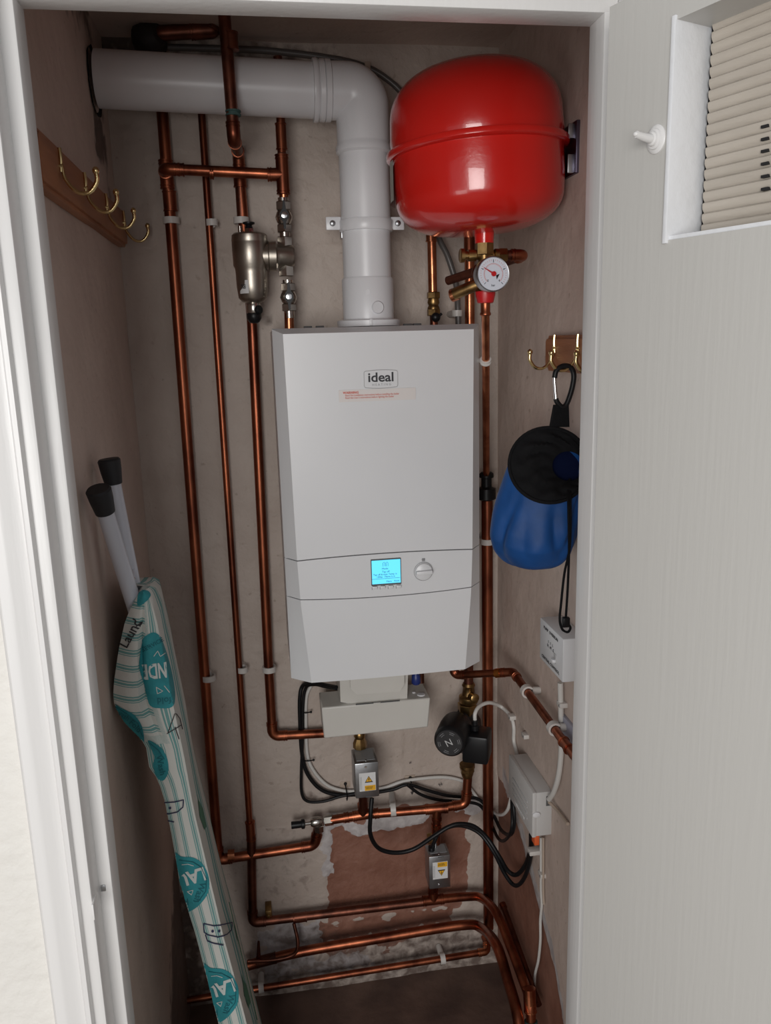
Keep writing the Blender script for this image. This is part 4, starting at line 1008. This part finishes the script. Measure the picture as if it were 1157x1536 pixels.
single(o, 'wall_card', mat('pale_blue_card', (.38, .38, .46), .6), 'pale bluish card on right wall behind the sloping pipe, by the jamb', 'card')

# ------------------------------------------------------------------ cables
def cable(pts, r, m, label, cat='cable', group=None, name='cable'):
    return single(MB().tube(smooth_path(pts, 8), r, 10), name, m, label, cat, group)
def Q(a, Y): return [P(x, y, Y=Y) for x, y in a]
cable([P(505, 1031, Y=-.10), P(490, 1028, Y=-.07), P(470, 1024, Y=-.04)]+Q([(455, 1028), (450, 1045), (450, 1080), (453, 1130), (461, 1160), (480, 1183), (505, 1192), (535, 1192)], -.015), .0048, CABLEB, 'black cable from the boiler base, curving down the wall beside the white one')
cable([P(505, 1033, Y=-.095), P(488, 1030, Y=-.065), P(472, 1027, Y=-.04)]+Q([(459, 1032), (454.5, 1060), (454, 1110), (452, 1160), (453, 1190), (462, 1202), (485, 1202), (510, 1195), (535, 1190)], -.021), .0038, CABLEB, 'thin black cable making the lowest loop left of the upper actuator')
cable(Q([(468, 1026), (460, 1045), (459, 1080), (461, 1130), (470, 1155), (490, 1177), (515, 1186), (540, 1186), (575, 1182), (605, 1172), (640, 1167), (670, 1166), (695, 1172)], -.012)+[P(706, 1183, Y=-.015), P(722, 1204, Y=-.02), P(740, 1218, Y=-.03), P(753, 1222, X=.53), P(762, 1214, X=.53), P(767, 1196, X=.53)], .0042, CABLEW, 'long white cable swinging under the boiler to the junction box')
cable(Q([(558, 1190), (590, 1184), (612, 1177), (640, 1185), (670, 1193), (700, 1196), (720, 1200)], -.024)+[P(740, 1222, X=.525), P(752, 1245, X=.525), P(766, 1252, X=.525), P(772, 1235, X=.525), P(770, 1205, X=.525), P(766, 1190, X=.53)], .0044, CABLEB, 'black cable running right from the upper actuator, looping before the junction box')
cable(Q([(612, 1178), (632, 1192), (660, 1200), (700, 1203), (722, 1210)], -.032)+[P(738, 1238, X=.52), P(748, 1258, X=.52), P(758, 1260, X=.52), P(768, 1242, X=.52), P(768, 1200, X=.53)], .0040, CABLEB, 'second black cable sagging deeper beside the corner pipe')
AX = P(558, 1197, Y=-.15)
cable([AX, P(556, 1225, Y=-.16), P(556, 1252, Y=-.15), P(568, 1272, Y=-.13), P(592, 1279, Y=-.125), P(620, 1274, Y=-.125), P(650, 1255, Y=-.13), P(672, 1241, Y=-.13), P(690, 1236, Y=-.13), P(712, 1240, Y=-.13), P(732, 1258, Y=-.14), P(750, 1286, Y=-.17), P(762, 1306, Y=-.20), P(775, 1312, Y=-.22), P(788, 1298, Y=-.25), P(796, 1275, Y=-.28), P(797, 1252, Y=-.30)], .0052, CABLEB, 'thick black cable looping from the upper actuator up over and round to the junction box')
cable([V((x0+.012, -.11, z1_+.004)), P(652, 1262, Y=-.12), P(660, 1248, Y=-.12), P(680, 1239, Y=-.12), P(700, 1240, Y=-.12), P(722, 1252, Y=-.13), P(742, 1280, Y=-.16), P(757, 1310, Y=-.20), P(772, 1328, Y=-.23), P(785, 1320, Y=-.26), P(795, 1292, Y=-.29), P(799, 1254, Y=-.31)], .0048, CABLEB, 'black cable rising from the lower actuator, hanging lowest beneath the junction box')
cable([P(713, 1084, Y=-.165), P(713, 1070, Y=-.165), P(720, 1059, Y=-.15), P(735, 1054, Y=-.13), P(752, 1060, Y=-.10), P(766, 1074, X=.537), P(771, 1090, X=.540), P(771, 1110, X=.540), P(774, 1124, X=.540), P(777, 1137, X=.536)], .0045, CABLEW, 'white cable arching from the black pump to the junction box')
cable([P(841, 1024, X=.535), P(842, 1080, X=.538), P(842, 1130, X=.538), P(838, 1165, X=.536), P(831, 1188, X=.534), P(824, 1199, X=.532)], .0055, CABLEW, 'white cable down the right wall from control box to junction box')
cable([P(824, 1203, X=.533), P(834, 1213, X=.539), P(843, 1224, X=.540), P(852, 1236, X=.540)], .0035, CABLET, 'beige cable running forward from the junction box side')
for dx, lb in ((0, 'beige twin cable below the junction box, left strand down to the floor'), (3.2, 'beige twin cable below the junction box, right strand')):
    e = [(812, 1256), (812, 1300), (812, 1335), (813, 1356)]
    if dx == 0: e += [(811, 1380), (811, 1410), (808, 1440), (803, 1462), (802, 1486)]
    cable([P(x+dx, y, X=.540) for x, y in e], .0028 if dx else .0032, CABLET if dx else CABLEW, lb)
def cclip(px, py, X, label, s=1):
    p = P(px, py, X=X); t = thing('cable_clip', label, 'cable clip', V((XR, p.y, p.z)))
    MB().box((X-.006, p.y-.010*s, p.z-.005), (XR+.001, p.y+.010*s, p.z+.005), .0015).build('saddle', CLIPW, t)
    MB().lathe((X-.0055, p.y-.006*s, p.z), (-1, 0, 0), [(0, .003), (.0015, .002)], 10).build('nail', STEEL, t)
cclip(767, 1075, .537, 'white cable clip on the pump cable where it meets the right wall'); cclip(788, 1103, .540, 'empty white clip nailed to the right wall below the pump cable')
cclip(842, 1056, .537, 'white cable clip just below the control box'); cclip(813, 1311, .540, 'white clip on the twin cable under the junction box')
cclip(797, 1277, .520, 'white clip on the black cables under the junction box')
for i, (px, py, lb) in enumerate(((518, 1176, 'adhesive cable tie base left of the upper actuator'), (615, 1167, 'adhesive cable tie base right of the upper actuator'))):
    p = P(px, py, Y=0); t = thing('cable_tie', lb, 'cable tie', p)
    MB().box(p+V((-.013, -.003, -.008)), p+V((.013, .001, .008)), .001).build('pad', CABLET, t)
    MB().tube([p+V((-.001, -.006, .003)), p+V((.0, -.018, -.001)), p+V((.001, -.032, -.012)), p+V((.001, -.034, -.020)), p+V((.001, -.022, -.032)), p+V((.001, -.010, -.034))], .0016, 6).build('tie', BLACK, t)
    MB().ball(p+V((0, -.006, .004)), .004).build('tie_head', BLACK, t)
for px, py, lb in ((464, 1068, 'black cable tie stub by the white cable, upper'), (468, 1140, 'black cable tie stub by the white cable, lower')):
    p = P(px-3, py, Y=-.02); q = MB().tube([p+V((-.014, 0, 0)), p+V((-.004, -.004, 0)), p+V((.008, -.002, 0))], .0016, 6); q.ball(p+V((.009, -.002, 0)), .003); single(q, 'cable_tie', BLACK, lb, 'cable tie')

# ------------------------------------------------------------------ hook rails
def rail(name, label, x, inward, y0, y1, z0, z1, hooks):
    t = thing(name, label, 'hook rail', (x, (y0+y1)/2, z0))
    b = .011; th = .018; c = inward*th
    face = [(y0, z0+b), (y0+b, z0), (y1-b, z0), (y1, z0+b), (y1, z1-b), (y1-b, z1), (y0+b, z1), (y0, z1-b)]
    MB().prism([V((x, a, z)) for a, z in face], (c*.75, 0, 0)).prism([V((x+c*.75, a, z)) for a, z in [(y0+.006, z0+b), (y0+b, z0+.006), (y1-b, z0+.006), (y1-.006, z0+b), (y1-.006, z1-b), (y1-b, z1-.006), (y0+b, z1-.006), (y0+.006, z1-b)]], (c*.25, 0, 0)).build('board', WOOD, t)
    for (y, z) in hooks:
        s = inward; xb = x+c
        pth = smooth_path([V((xb+s*.002, y, z+.030)), V((xb+s*.003, y, z+.012)), V((xb+s*.006, y, z-.006)), V((xb+s*.020, y, z-.022)), V((xb+s*.036, y, z-.022)), V((xb+s*.047, y, z-.008)), V((xb+s*.047, y, z+.006))], 6)
        h = MB().tube(pth, .003, 10, rfn=lambda u: .0022+.0012*u); h.ball(pth[-1], .0048, (1, 1, 1.15)); hk = h.build('hook', BRASSB, t)
        MB().lathe((xb, y, z+.012), (s, 0, 0), [(0, .0035), (.0045, .003)], 10).build('screw', BRASSB, hk)
        u = MB().tube(smooth_path([V((xb+s*.001, y, z+.004)), V((xb+s*.0022, y, z+.02)), V((xb+s*.0015, y, z+.035))], 4), .0028, 8); u.build('stem', BRASSB, hk)
    return t
xr = XL+.018
hk = [(90, 252), (128, 293), (160, 321), (186, 345)]
ys = [P(a, b, X=xr).y for a, b in hk]; zs = [P(a, b, X=xr).z for a, b in hk]
print('left rail hooks', ys, zs)
zt4 = (P(58, 190, X=xr).z+P(190, 312, X=xr).z)/2; zb4 = (P(63, 266, X=xr).z+P(190, 363, X=xr).z)/2
zt4 = P(120, 250, X=xr).z; zb4 = P(130, 325, X=xr).z
print('left rail', zt4, zb4)
rail('hook_rail', 'long varnished wooden rail with four brass hooks on the left wall', XL, 1, -.70, min(P(194, 345, X=xr).y, -.012), zb4, zt4, [(y, (zb4+zt4)/2-.004) for y in ys])
xr = XR-.018
zt5 = P(840, 503, X=xr).z; zb5 = P(840, 558, X=xr).z; yr0 = P(817, 530, X=xr).y
print('right rail', yr0, zt5, zb5)
yh = [P(833, 530, X=xr).y, P(868, 530, X=xr).y]
yh2 = P(858, 552, X=XR-.055).y
rail('hook_rail', 'wooden rail with brass hooks on the right wall, holding the bag', XR, -1, yr0-.36, yr0, zb5, zt5, [(yh[0], (zt5+zb5)/2-.002), (yh[1], (zt5+zb5)/2-.002), (yh[1]-(yh[0]-yh[1]), (zt5+zb5)/2-.002)])
print('hooks y', yh)
# ------------------------------------------------------------------ carabiner and bag
yc = yh[1]
YCB = -.50
def PC(px, py): return P(px, py, Y=yc)
car = thing('carabiner', 'black carabiner with a silver gate, hooked on the right-hand rail', 'carabiner', PC(845, 608))
pp = [(832, 567), (835, 556), (845, 549), (856, 551), (861, 562), (859, 580), (853, 600), (848, 609), (842, 610), (836, 603), (834, 598)]
MB().tube(smooth_path([PC(*a) for a in pp], 5), .0045, 12).build('frame', BLACK, car)
MB().tube([PC(832, 566), PC(833, 582), PC(834.5, 599)], .0034, 10).build('gate', CHROME, car)
bag = thing('peg_bag', 'round blue peg bag with black drawstring mouth, hanging from the carabiner', 'bag', P(800, 850, Y=yc))
st_ = [(830, 607), (851, 607), (852, 640), (824, 640)]
MB().prism([P(x, y, Y=yc+.004) for x, y in st_], (0, -.008, 0)).build('strap', BFAB, bag)
yb_ = yc-.01
c0 = P(824, 697, Y=yb_-.02); n0 = V((-.22, -.86, .46)).normalized(); r0_ = .0655
c1 = P(802, 772, Y=yb_+.02); c2 = P(800, 812, Y=yb_+.03); c3 = P(799, 850, Y=yb_+.035)
def ringpts(c, n, r, sx=1, k=48, wob=0, ph=0):
    u = n.cross(V((0, 0, 1))).normalized(); w_ = u.cross(n).normalized(); out = []
    for i in range(k):
        a = 2*math.pi*i/k; rr = r*(1+wob*(math.sin(3*a+ph)*.4+abs(math.sin(4.5*a+ph*1.6))*.6-.3+math.sin(7*a+ph*2.3)*.2+noise.noise(V((math.cos(a)*2, math.sin(a)*2, ph)))*.8))
        out.append(c+u*(math.cos(a)*rr*sx)+w_*(math.sin(a)*rr))
    return out
def quad_b(t, a, b, c): return a*(1-t)**2+b*(2*t*(1-t))+c*t*t
vs = []; K = 96; NR = 26
for j in range(NR+1):
    t_ = j/NR; c = quad_b(t_, c0, c1+V((-.004, 0, 0)), c3); n = n0.lerp(V((-.02, -.10, 1)), min(1, t_*1.25)).normalized()
    r = interp(t_, [(0, r0_), (.2, .069), (.45, .0755), (.65, .0765), (.8, .070), (.9, .056), (.96, .038), (1, .004)])
    wb = interp(t_, [(0, 0), (.25, .06), (.6, .12), (1, .09)])
    rg = ringpts(c, n, r, 1, K, wb, 1.0+t_*.9)
    for i, p in enumerate(rg):
        a = 2*math.pi*i/K; f_ = 0
        for a0, sl, dp, w2 in ((.3, .5, .010, .13), (1.1, -.5, .008, .16), (2.0, .6, .010, .12), (2.9, -.35, .012, .14), (3.7, .5, .009, .12), (4.6, -.6, .011, .15), (5.5, .4, .008, .13)):
            da = (a-a0-sl*t_+math.pi) % (2*math.pi)-math.pi; f_ += dp*math.exp(-(da/w2)**2)
        f_ *= math.sin(min(1, t_*1.15)*math.pi)**.7 if 0 < t_ < .87 else 0
        rg[i] = p+(c-p).normalized()*f_
    vs += rg
fs = []
for j in range(NR):
    for k in range(K): k2 = (k+1) % K; fs.append((j*K+k, j*K+k2, (j+1)*K+k2, (j+1)*K+k))
fs.append(tuple(NR*K+k for k in range(K)))
mn = min(XR-.006-v.x for v in vs); 
if mn < 0: print('bag clips wall by', mn)
vs = [V((min(v.x, XR-.004), v.y, v.z)) for v in vs]
bo = MB().add(vs, fs).build('bag_body', BLUE, bag); sb = bo.modifiers.new('s', 'SUBSURF'); sb.levels = 1; sb.render_levels = 1
MB().tube(ringpts(c0, n0, r0_+.0005), .0030, 8, closed=True).build('rim_piping', BFAB, bag)
# gathered black mouth with an off-centre opening
hc = P(853, 698, Y=yb_-.02)-n0*.004; vs = []; NR2 = 12
for j in range(NR2+1):
    t_ = j/NR2; c = c0.lerp(hc, t_); r = lerp(r0_-.001, .026, t_)
    rp = ringpts(c, n0, r, 1, 64, 0)
    for i, p in enumerate(rp):
        a = 2*math.pi*i/64; vs.append(p+n0*(.006*math.sin(t_*math.pi)+(.0035*math.sin(a*9+2*math.sin(t_*6))+.004*noise.noise(p*60))*math.sin(t_*math.pi)))
fs = []
for j in range(NR2):
    for k in range(64): k2 = (k+1) % 64; fs.append((j*64+k, (j+1)*64+k, (j+1)*64+k2, j*64+k2))
MB().add(vs, fs).build('gathered_mouth', BFAB, bag)
vs = ringpts(hc-n0*.016, n0, .036, 1, 32); MB().add(vs, [tuple(range(32))]).build('mouth_shade_disc', BLUESHADE, bag)  # flat dark disc standing in for the shade inside the bag
cdp = [hc+n0*.004+V((0, 0, -.026)), P(853, 760, Y=yb_-.075), P(854, 820, Y=yb_-.075), P(852, 880, Y=yb_-.06), P(849, 928, Y=yb_-.06)]
MB().tube(smooth_path(cdp, 8), .0021, 8).build('drawstring', BFAB, bag)
cdp = [hc+n0*.004+V((.003, 0, -.024)), P(856, 760, Y=yb_-.074), P(855, 820, Y=yb_-.074), P(847, 860, Y=yb_-.062), P(842, 905, Y=yb_-.062), P(840, 930, Y=yb_-.062), P(844, 944, Y=yb_-.062), P(852, 948, Y=yb_-.062), P(856, 942, Y=yb_-.061), P(853, 936, Y=yb_-.061)]
MB().tube(smooth_path(cdp, 8), .0021, 8).build('drawstring', BFAB, bag)
p = P(849, 933, Y=yb_-.06); MB().box(p+V((-.0065, -.005, -.009)), p+V((.0065, .005, .009)), .0025, None).build('cord_lock', BLACK, bag)

# ------------------------------------------------------------------ ironing board
YI = -.55
ib = thing('ironing_board', 'folded ironing board with laundry print cover and white legs, leaning on the left wall', 'ironing board', (-.05, YI+.1, 0))
Lt = [(884, 214), (890, 209), (905, 199), (930, 188), (975, 178), (1030, 170), (1055, 170), (1080, 183), (1110, 212), (1120, 219), (1150, 224), (1170, 238), (1200, 247), (1250, 257), (1319, 269), (1400, 293), (1500, 319), (1536, 328), (2000, 448)]
Ct = [(884, 219), (890, 224), (905, 229), (930, 236), (975, 244), (1010, 252), (1139, 278), (1217, 292), (1319, 316), (1400, 335), (1500, 362), (1536, 371), (2000, 490)]
rows = []
ysn = [884, 890, 900, 915, 935, 955, 975, 1000, 1020, 1040, 1055, 1070, 1085, 1100, 1112, 1122, 1135, 1150, 1165, 1180, 1200, 1225, 1250, 1285, 1319, 1360, 1400, 1450, 1500, 1540, 1600, 1700, 1800, 1900, 1990]
yend = None
bv_ = V((-.032, .30, 0)); grid = []; NU = 18
for y in ysn:
    a = P(interp(y, Lt), y, Y=YI); b = P(interp(y, Ct), y, Y=YI)
    if a.z < .012: 
        f_ = None
    full = interp(y, [(884, .12), (900, .45), (940, .9), (1000, 1), (2000, 1)])
    row = []
    fl = interp(y, [(900, 0), (960, 1), (1060, 1), (1110, .25), (1130, 0)])
    for i in range(NU+1):
        u = i/NU
        if u <= .62:
            s = u/.62; p = a.lerp(b, s); bul = math.sin(math.pi*s)*.010+.004*noise.noise(V((s*2, p.z*9, 1)))
            crease = -.014*math.exp(-((s-.55)/.07)**2)*fl
            p = p+V((0, -bul-crease-.006*fl*math.sin(math.pi*min(1, s*1.8)), 0))
        else:
            s = (u-.62)/.38; p = b+bv_*(s*full); p.x += .006*math.sin(math.pi*s)+.002*noise.noise(V((s*5, p.z*8, 3)))
        row.append(p)
    # back and left return
    bk = b+bv_*full; row.append(V((bk.x-.03, bk.y, bk.z))); row.append(V((a.x+(.0 if fl else -.002), (a.y+bk.y)/2, a.z))); 
    grid.append([V((max(p.x, XL+.006), p.y, max(p.z, .004))) for p in row])
W_ = len(grid[0]); vs = [p for r in grid for p in r]; fs = []
for j in range(len(grid)-1):
    for i in range(W_): i2 = (i+1) % W_; fs.append((j*W_+i, (j+1)*W_+i, (j+1)*W_+i2, j*W_+i2))
fs.append(tuple(range(W_))); fs.append(tuple((len(grid)-1)*W_+i for i in range(W_-1, -1, -1)))
# striped cloth material driven by a stripe coordinate stored on the mesh
m = bpy.data.materials.new('striped_cover'); m.use_nodes = True; nt = m.node_tree; bs = nt.nodes['Principled BSDF']; bs.inputs['Roughness'].default_value = .85
at = nt.nodes.new('ShaderNodeUVMap'); at.uv_map = 'UVMap'; sp = nt.nodes.new('ShaderNodeSeparateXYZ'); nt.links.new(at.outputs[0], sp.inputs[0])
def mth(op, a, b=None):
    n = nt.nodes.new('ShaderNodeMath'); n.operation = op
    for i, x in enumerate((a, b)):
        if x is None: continue
        if isinstance(x, (int, float)): n.inputs[i].default_value = x
        else: nt.links.new(x, n.inputs[i])
    return n.outputs[0]
def band(x, c, w2): return mth('LESS_THAN', mth('ABSOLUTE', mth('SUBTRACT', x, c)), w2)
fr1 = mth('FRACT', mth('MULTIPLY', sp.outputs[0], 3.0))
s1 = mth('MAXIMUM', mth('MAXIMUM', band(fr1, .28, .045), band(fr1, .46, .075)), band(fr1, .62, .03))
def mixc(f, a, b):
    n = nt.nodes.new('ShaderNodeMix'); n.data_type = 'RGBA'; nt.links.new(f, n.inputs[0])
    for i, x in ((6, a), (7, b)):
        if isinstance(x, tuple): n.inputs[i].default_value = (*x, 1)
        else: nt.links.new(x, n.inputs[i])
    return n.outputs[2]
col = mixc(s1, (.62, .63, .59), (.17, .36, .35)); nt.links.new(col, bs.inputs['Base Color'])
wv = nt.nodes.new('ShaderNodeTexNoise'); wv.inputs['Scale'].default_value = 90; bp = nt.nodes.new('ShaderNodeBump'); bp.inputs['Strength'].default_value = .35; bp.inputs['Distance'].default_value = .003
tcn = nt.nodes.new('ShaderNodeTexCoord'); nt.links.new(tcn.outputs['Object'], wv.inputs['Vector']); nt.links.new(wv.outputs['Fac'], bp.inputs['Height']); nt.links.new(bp.outputs[0], bs.inputs['Normal'])
cov = MB().add(vs, fs).build('cover', m, ib); cov.data.set_sharp_from_angle(angle=math.radians(38))
uv = cov.data.uv_layers.new(name='UVMap')
for pf in cov.data.polygons:
    ks = [cov.data.loops[li].vertex_index for li in pf.loop_indices]
    cols_ = [k % W_ for k in ks]; wrap = max(cols_)-min(cols_) > 2
    for li, k in zip(pf.loop_indices, ks):
        i = k % W_; j = k//W_
        if wrap and i < 3: i += W_
        y = ysn[j]
        fl = interp(y, [(1085, 1), (1125, 0)])
        uu = i/NU*1.45+.06; vv = y
        if fl > .5 and i <= NU*.40: uu = (y*.0145)        # sagging flap: stripes run across
        uv.data[li].uv = (uu, vv/100)
bvh = BVHTree.FromPolygons([tuple(v) for v in vs], fs)
def hit(px, py, off=.0012):
    d = ray(px, py).normalized(); h = bvh.ray_cast(CAM, d)
    if h[0] is None: return None
    n = h[1]; n = n if n.dot(d) < 0 else -n
    if abs(n.dot(d)) < .06: return None
    return h[0]+n*off
def blob(poly, m, name, off=.0012, N=10):
    """filled printed shape: polygon in photo pixels laid on the cloth"""
    cx_ = sum(p[0] for p in poly)/len(poly); cy_ = sum(p[1] for p in poly)/len(poly); q = MB(); vs_ = []; n = len(poly); idx = {}
    for j in range(N+1):
        for i, (x, y) in enumerate(poly):
            p = hit(lerp(cx_, x, j/N), lerp(cy_, y, j/N), off)
            if p is not None: idx[(j, i)] = len(vs_); vs_.append(p)
    f_ = []
    for j in range(N):
        for i in range(n):
            ks = [(j, i), (j+1, i), (j+1, (i+1) % n), (j, (i+1) % n)]
            if all(k in idx for k in ks):
                w4 = [vs_[idx[k]] for k in ks]
                if max((a-b).length for a in w4 for b in w4) < .05: f_.append([idx[k] for k in ks])
    if not f_: return None
    return MB().add(vs_, f_).build(name, m, ib)
def ell(cx_, cy_, rx, ry, rot=0, n=28):
    return [(cx_+math.cos(a)*rx*math.cos(rot)-math.sin(a)*ry*math.sin(rot), cy_+math.cos(a)*rx*math.sin(rot)+math.sin(a)*ry*math.cos(rot)) for a in [2*math.pi*k/n for k in range(n)]]
def line(pts, m, name, w_=.0007, off=.0022):
    pp_ = []
    for a, b in zip(pts, pts[1:]):
        for k in range(6): pp_.append((lerp(a[0], b[0], k/6), lerp(a[1], b[1], k/6)))
    pp_.append(pts[-1]); hh = [hit(x, y, off) for x, y in pp_]; hh = [h for h in hh if h is not None]
    if len(hh) < 3: return
    MB().tube(hh, w_, 5).build(name, m, ib)
def stamp(body, px, py, sizepx, rot, m, fat=.0, name='lettering', squash=1):
    """lettering laid on the cloth: text outline in pixels dropped on the surface"""
    c = bpy.data.curves.new('t', 'FONT'); c.body = body; c.size = 1; c.align_x = 'CENTER'; c.align_y = 'CENTER'; c.resolution_u = 2; c.offset = fat
    t_ = bpy.data.objects.new('t', c); S.collection.objects.link(t_); dg = bpy.context.evaluated_depsgraph_get()
    me = bpy.data.meshes.new_from_object(t_.evaluated_get(dg)); bpy.data.objects.remove(t_)
    hs = []
    for v in me.vertices:
        x, y = v.co.x*squash, v.co.y; X_ = px+(x*math.cos(rot)-y*math.sin(rot)*-1*-1)*sizepx; Y_ = py+(x*math.sin(rot))*sizepx-(y*math.cos(rot))*sizepx
        X_ = px+(x*math.cos(rot)+y*math.sin(rot))*sizepx
        hs.append(hit(X_, Y_, .0022))
    fs_ = [list(p.vertices) for p in me.polygons if all(hs[k] is not None for k in p.vertices)]
    if not fs_: return
    vv = [h if h is not None else V((0, 0, 0)) for h in hs]; used = sorted({k for f in fs_ for k in f}); mp = {k: i for i, k in enumerate(used)}
    MB().add([vv[k] for k in used], [[mp[k] for k in f] for f in fs_], False).build(name, m, ib)
TD = mat('dark_teal_print', (.012, .13, .16), .8); NAVY = mat('navy_print', (.03, .035, .09), .8); WCL = mat('white_cloth_print', (.60, .64, .62), .85)
# round badges
def sm(poly, k=4):
    n = len(poly); out = []
    for i in range(n):
        a, b, c, d = poly[i-1], poly[i], poly[(i+1) % n], poly[(i+2) % n]
        for q_ in range(k):
            t = q_/k; out.append(tuple(.5*((2*b[m_])+(c[m_]-a[m_])*t+(2*a[m_]-5*b[m_]+4*c[m_]-d[m_])*t*t+(3*b[m_]-a[m_]-3*c[m_]+d[m_])*t**3) for m_ in (0, 1)))
    return out
for (cx_, cy_) in ((284, 1322), (328, 1489)):
    blob(sm([(cx_-26, cy_-46), (cx_-12, cy_-38), (cx_+6, cy_-36), (cx_+20, cy_-26), (cx_+29, cy_-6), (cx_+28, cy_+16), (cx_+16, cy_+34), (cx_+2, cy_+44), (cx_-8, cy_+42), (cx_-16, cy_+8)]), TEALP, 'teal_badge_print', N=22)
    line([(cx_-14, cy_-33), (cx_+5, cy_-30), (cx_+17, cy_-22), (cx_+25, cy_-5), (cx_+24, cy_+14), (cx_+13, cy_+30)], TD, 'badge_line')
    stamp('LAU', cx_+3, cy_-8, 27, math.radians(163), WCL, .035, squash=.85)
    stamp('Wash', cx_+15, cy_+16, 13, math.radians(108), TD, .01)
    stamp('A', cx_-3, cy_+30, 13, math.radians(150), TD, .01); line([(cx_-10, cy_-26), (cx_-2, cy_-27), (cx_+6, cy_-24)], WCL, 'badge_line')
    line([(cx_-2, cy_+14), (cx_+6, cy_+12), (cx_+4, cy_+19), (cx_-2, cy_+14)], WCL, 'badge_line')
blob(sm([(214, 960), (226, 949), (238, 952), (246, 970), (253, 992), (259, 1018), (262, 1044), (258, 1060), (240, 1062), (226, 1058), (220, 1040), (214, 1022), (208, 1000), (210, 978)]), TEALP, 'teal_badge_print', N=22)
stamp('SERVICE', 229, 967, 9, math.radians(-30), TD, .01); stamp('NDR', 231, 1005, 31, math.radians(174), WCL, .03, squash=.56); stamp('fold', 246, 1050, 14, math.radians(176), TD, .01)
line([(230, 984), (236, 976), (240, 984), (246, 980)], WCL, 'badge_line'); line([(234, 1030), (244, 1036), (236, 1040), (234, 1030)], WCL, 'badge_line'); line([(246, 1028), (254, 1038)], WCL, 'badge_line')
blob(sm([(171, 1056), (184, 1062), (202, 1072), (213, 1088), (217, 1110), (212, 1116), (196, 1100), (180, 1080)]), TEALP, 'teal_badge_print', N=20)
line([(174, 1059), (192, 1070), (208, 1084), (215, 1104)], TD, 'badge_line')
stamp('Fold', 204, 1088, 12, math.radians(45), TD, .01); stamp('wash', 186, 1072, 10, math.radians(35), TD, .01)
blob(sm([(222, 1110), (238, 1118), (250, 1134), (253, 1156), (246, 1170), (236, 1166), (230, 1148), (232, 1134)]), TEALP, 'teal_badge_print', N=20); line([(226, 1114), (238, 1124), (247, 1138)], TD, 'badge_line'); stamp('Wash', 242, 1147, 13, math.radians(78), TD, .01)
blob(sm([(208, 892), (214, 886), (222, 887), (225, 894), (216, 905), (207, 908)]), TEALP, 'teal_badge_print', N=16)
stamp('Laund', 197, 950, 19, math.radians(-62), TEXTD, .012); line([(204, 940), (212, 932), (208, 940)], TEXTD, 'ink_line')
line([(252, 1098), (262, 1070), (268, 1078), (272, 1094)], TEXTD, 'ink_line', .0008); line([(250, 1100), (270, 1088)], TEXTD, 'ink_line', .0008); line([(262, 1090), (268, 1108)], TEXTD, 'ink_line', .0008)
for (ox, oy) in ((0, 0), (-72, -185)):
    line([(306+ox, 1384+oy), (320+ox, 1388+oy), (334+ox, 1387+oy), (347+ox, 1384+oy), (346+ox, 1395+oy), (339+ox, 1402+oy), (326+ox, 1405+oy), (312+ox, 1401+oy), (307+ox, 1397+oy), (306+ox, 1384+oy)], NAVY, 'peg_print', .0010)
    line([(309+ox, 1401+oy), (312+ox, 1410+oy), (321+ox, 1414+oy), (334+ox, 1417+oy)], NAVY, 'peg_print', .0010)
    for dx in (318.5, 328): blob(ell(dx+ox, 1396+oy, 2.0, 2.2, 0, 8), NAVY, 'peg_print', .002, 2)
# green stripes and blobs on the shaded flank
for (a, b) in (((300, 1150), (372, 1480)), ):
    pass
GRN = mat('green_print', (.07, .20, .13), .85)
for poly in ([(296, 1195), (303, 1210), (309, 1240), (306, 1245), (299, 1225)], [(316, 1245), (322, 1250), (328, 1275), (326, 1280), (319, 1268)], [(350, 1352), (355, 1360), (366, 1405), (366, 1418), (356, 1412), (350, 1385)], [(362, 1460), (368, 1470), (378, 1510), (374, 1520), (366, 1495)]):
    blob(poly, GRN, 'green_badge_print', N=6)
for sh in (5, 11): line([(290+sh, 1150), (306+sh, 1215), (326+sh, 1300), (344+sh, 1380), (366+sh, 1470), (380+sh, 1530)], GRN, 'green_stripe_print', .0009, .0012)
# legs
def leg(p0, p1, r, capL=.042):
    p0 = V(p0); p1 = V(p1); d = (p0-p1).normalized()
    l = MB().cyl(p1, p0-d*capL*.7, r, seg=24).build('leg', BOARDLEG, ib)
    MB().lathe(p0-d*capL, d, [(0, r+.0005), (.001, r+.0022), (capL*.55, r+.0050), (capL-.003, r+.0062), (capL, r+.004)], 28).build('rubber_foot', RUBBER, l)
fa = P(147, 733, Y=-.60); fb_ = P(207, 925, Y=-.52)
leg(fa, fb_+(fb_-fa)*.25, .0125)
ga = P(163, 688, Y=-.50); gb = P(206, 905, Y=-.50)
leg(ga, gb+(gb-ga)*.2, .0115)
MB().lathe(P(199, 868, Y=-.535), (.5, -1, 0), [(-.008, .0035), (.004, .0035), (.006, .002)], 12).build('rivet', CHROME, ib)
MB().tube([P(199, 845, Y=-.50), P(200, 868, Y=-.52)], .003, 8).build('link', BOARDLEG, ib)
MB().box((-.10, YI+.05, .0), (-.02, YI+.20, .02), .006).build('board_end', RUBBER, ib)

# ------------------------------------------------------------------ clean up helper properties
for o in bpy.data.objects:
    if '_org' in o: del o['_org']
bpy.context.view_layer.update()
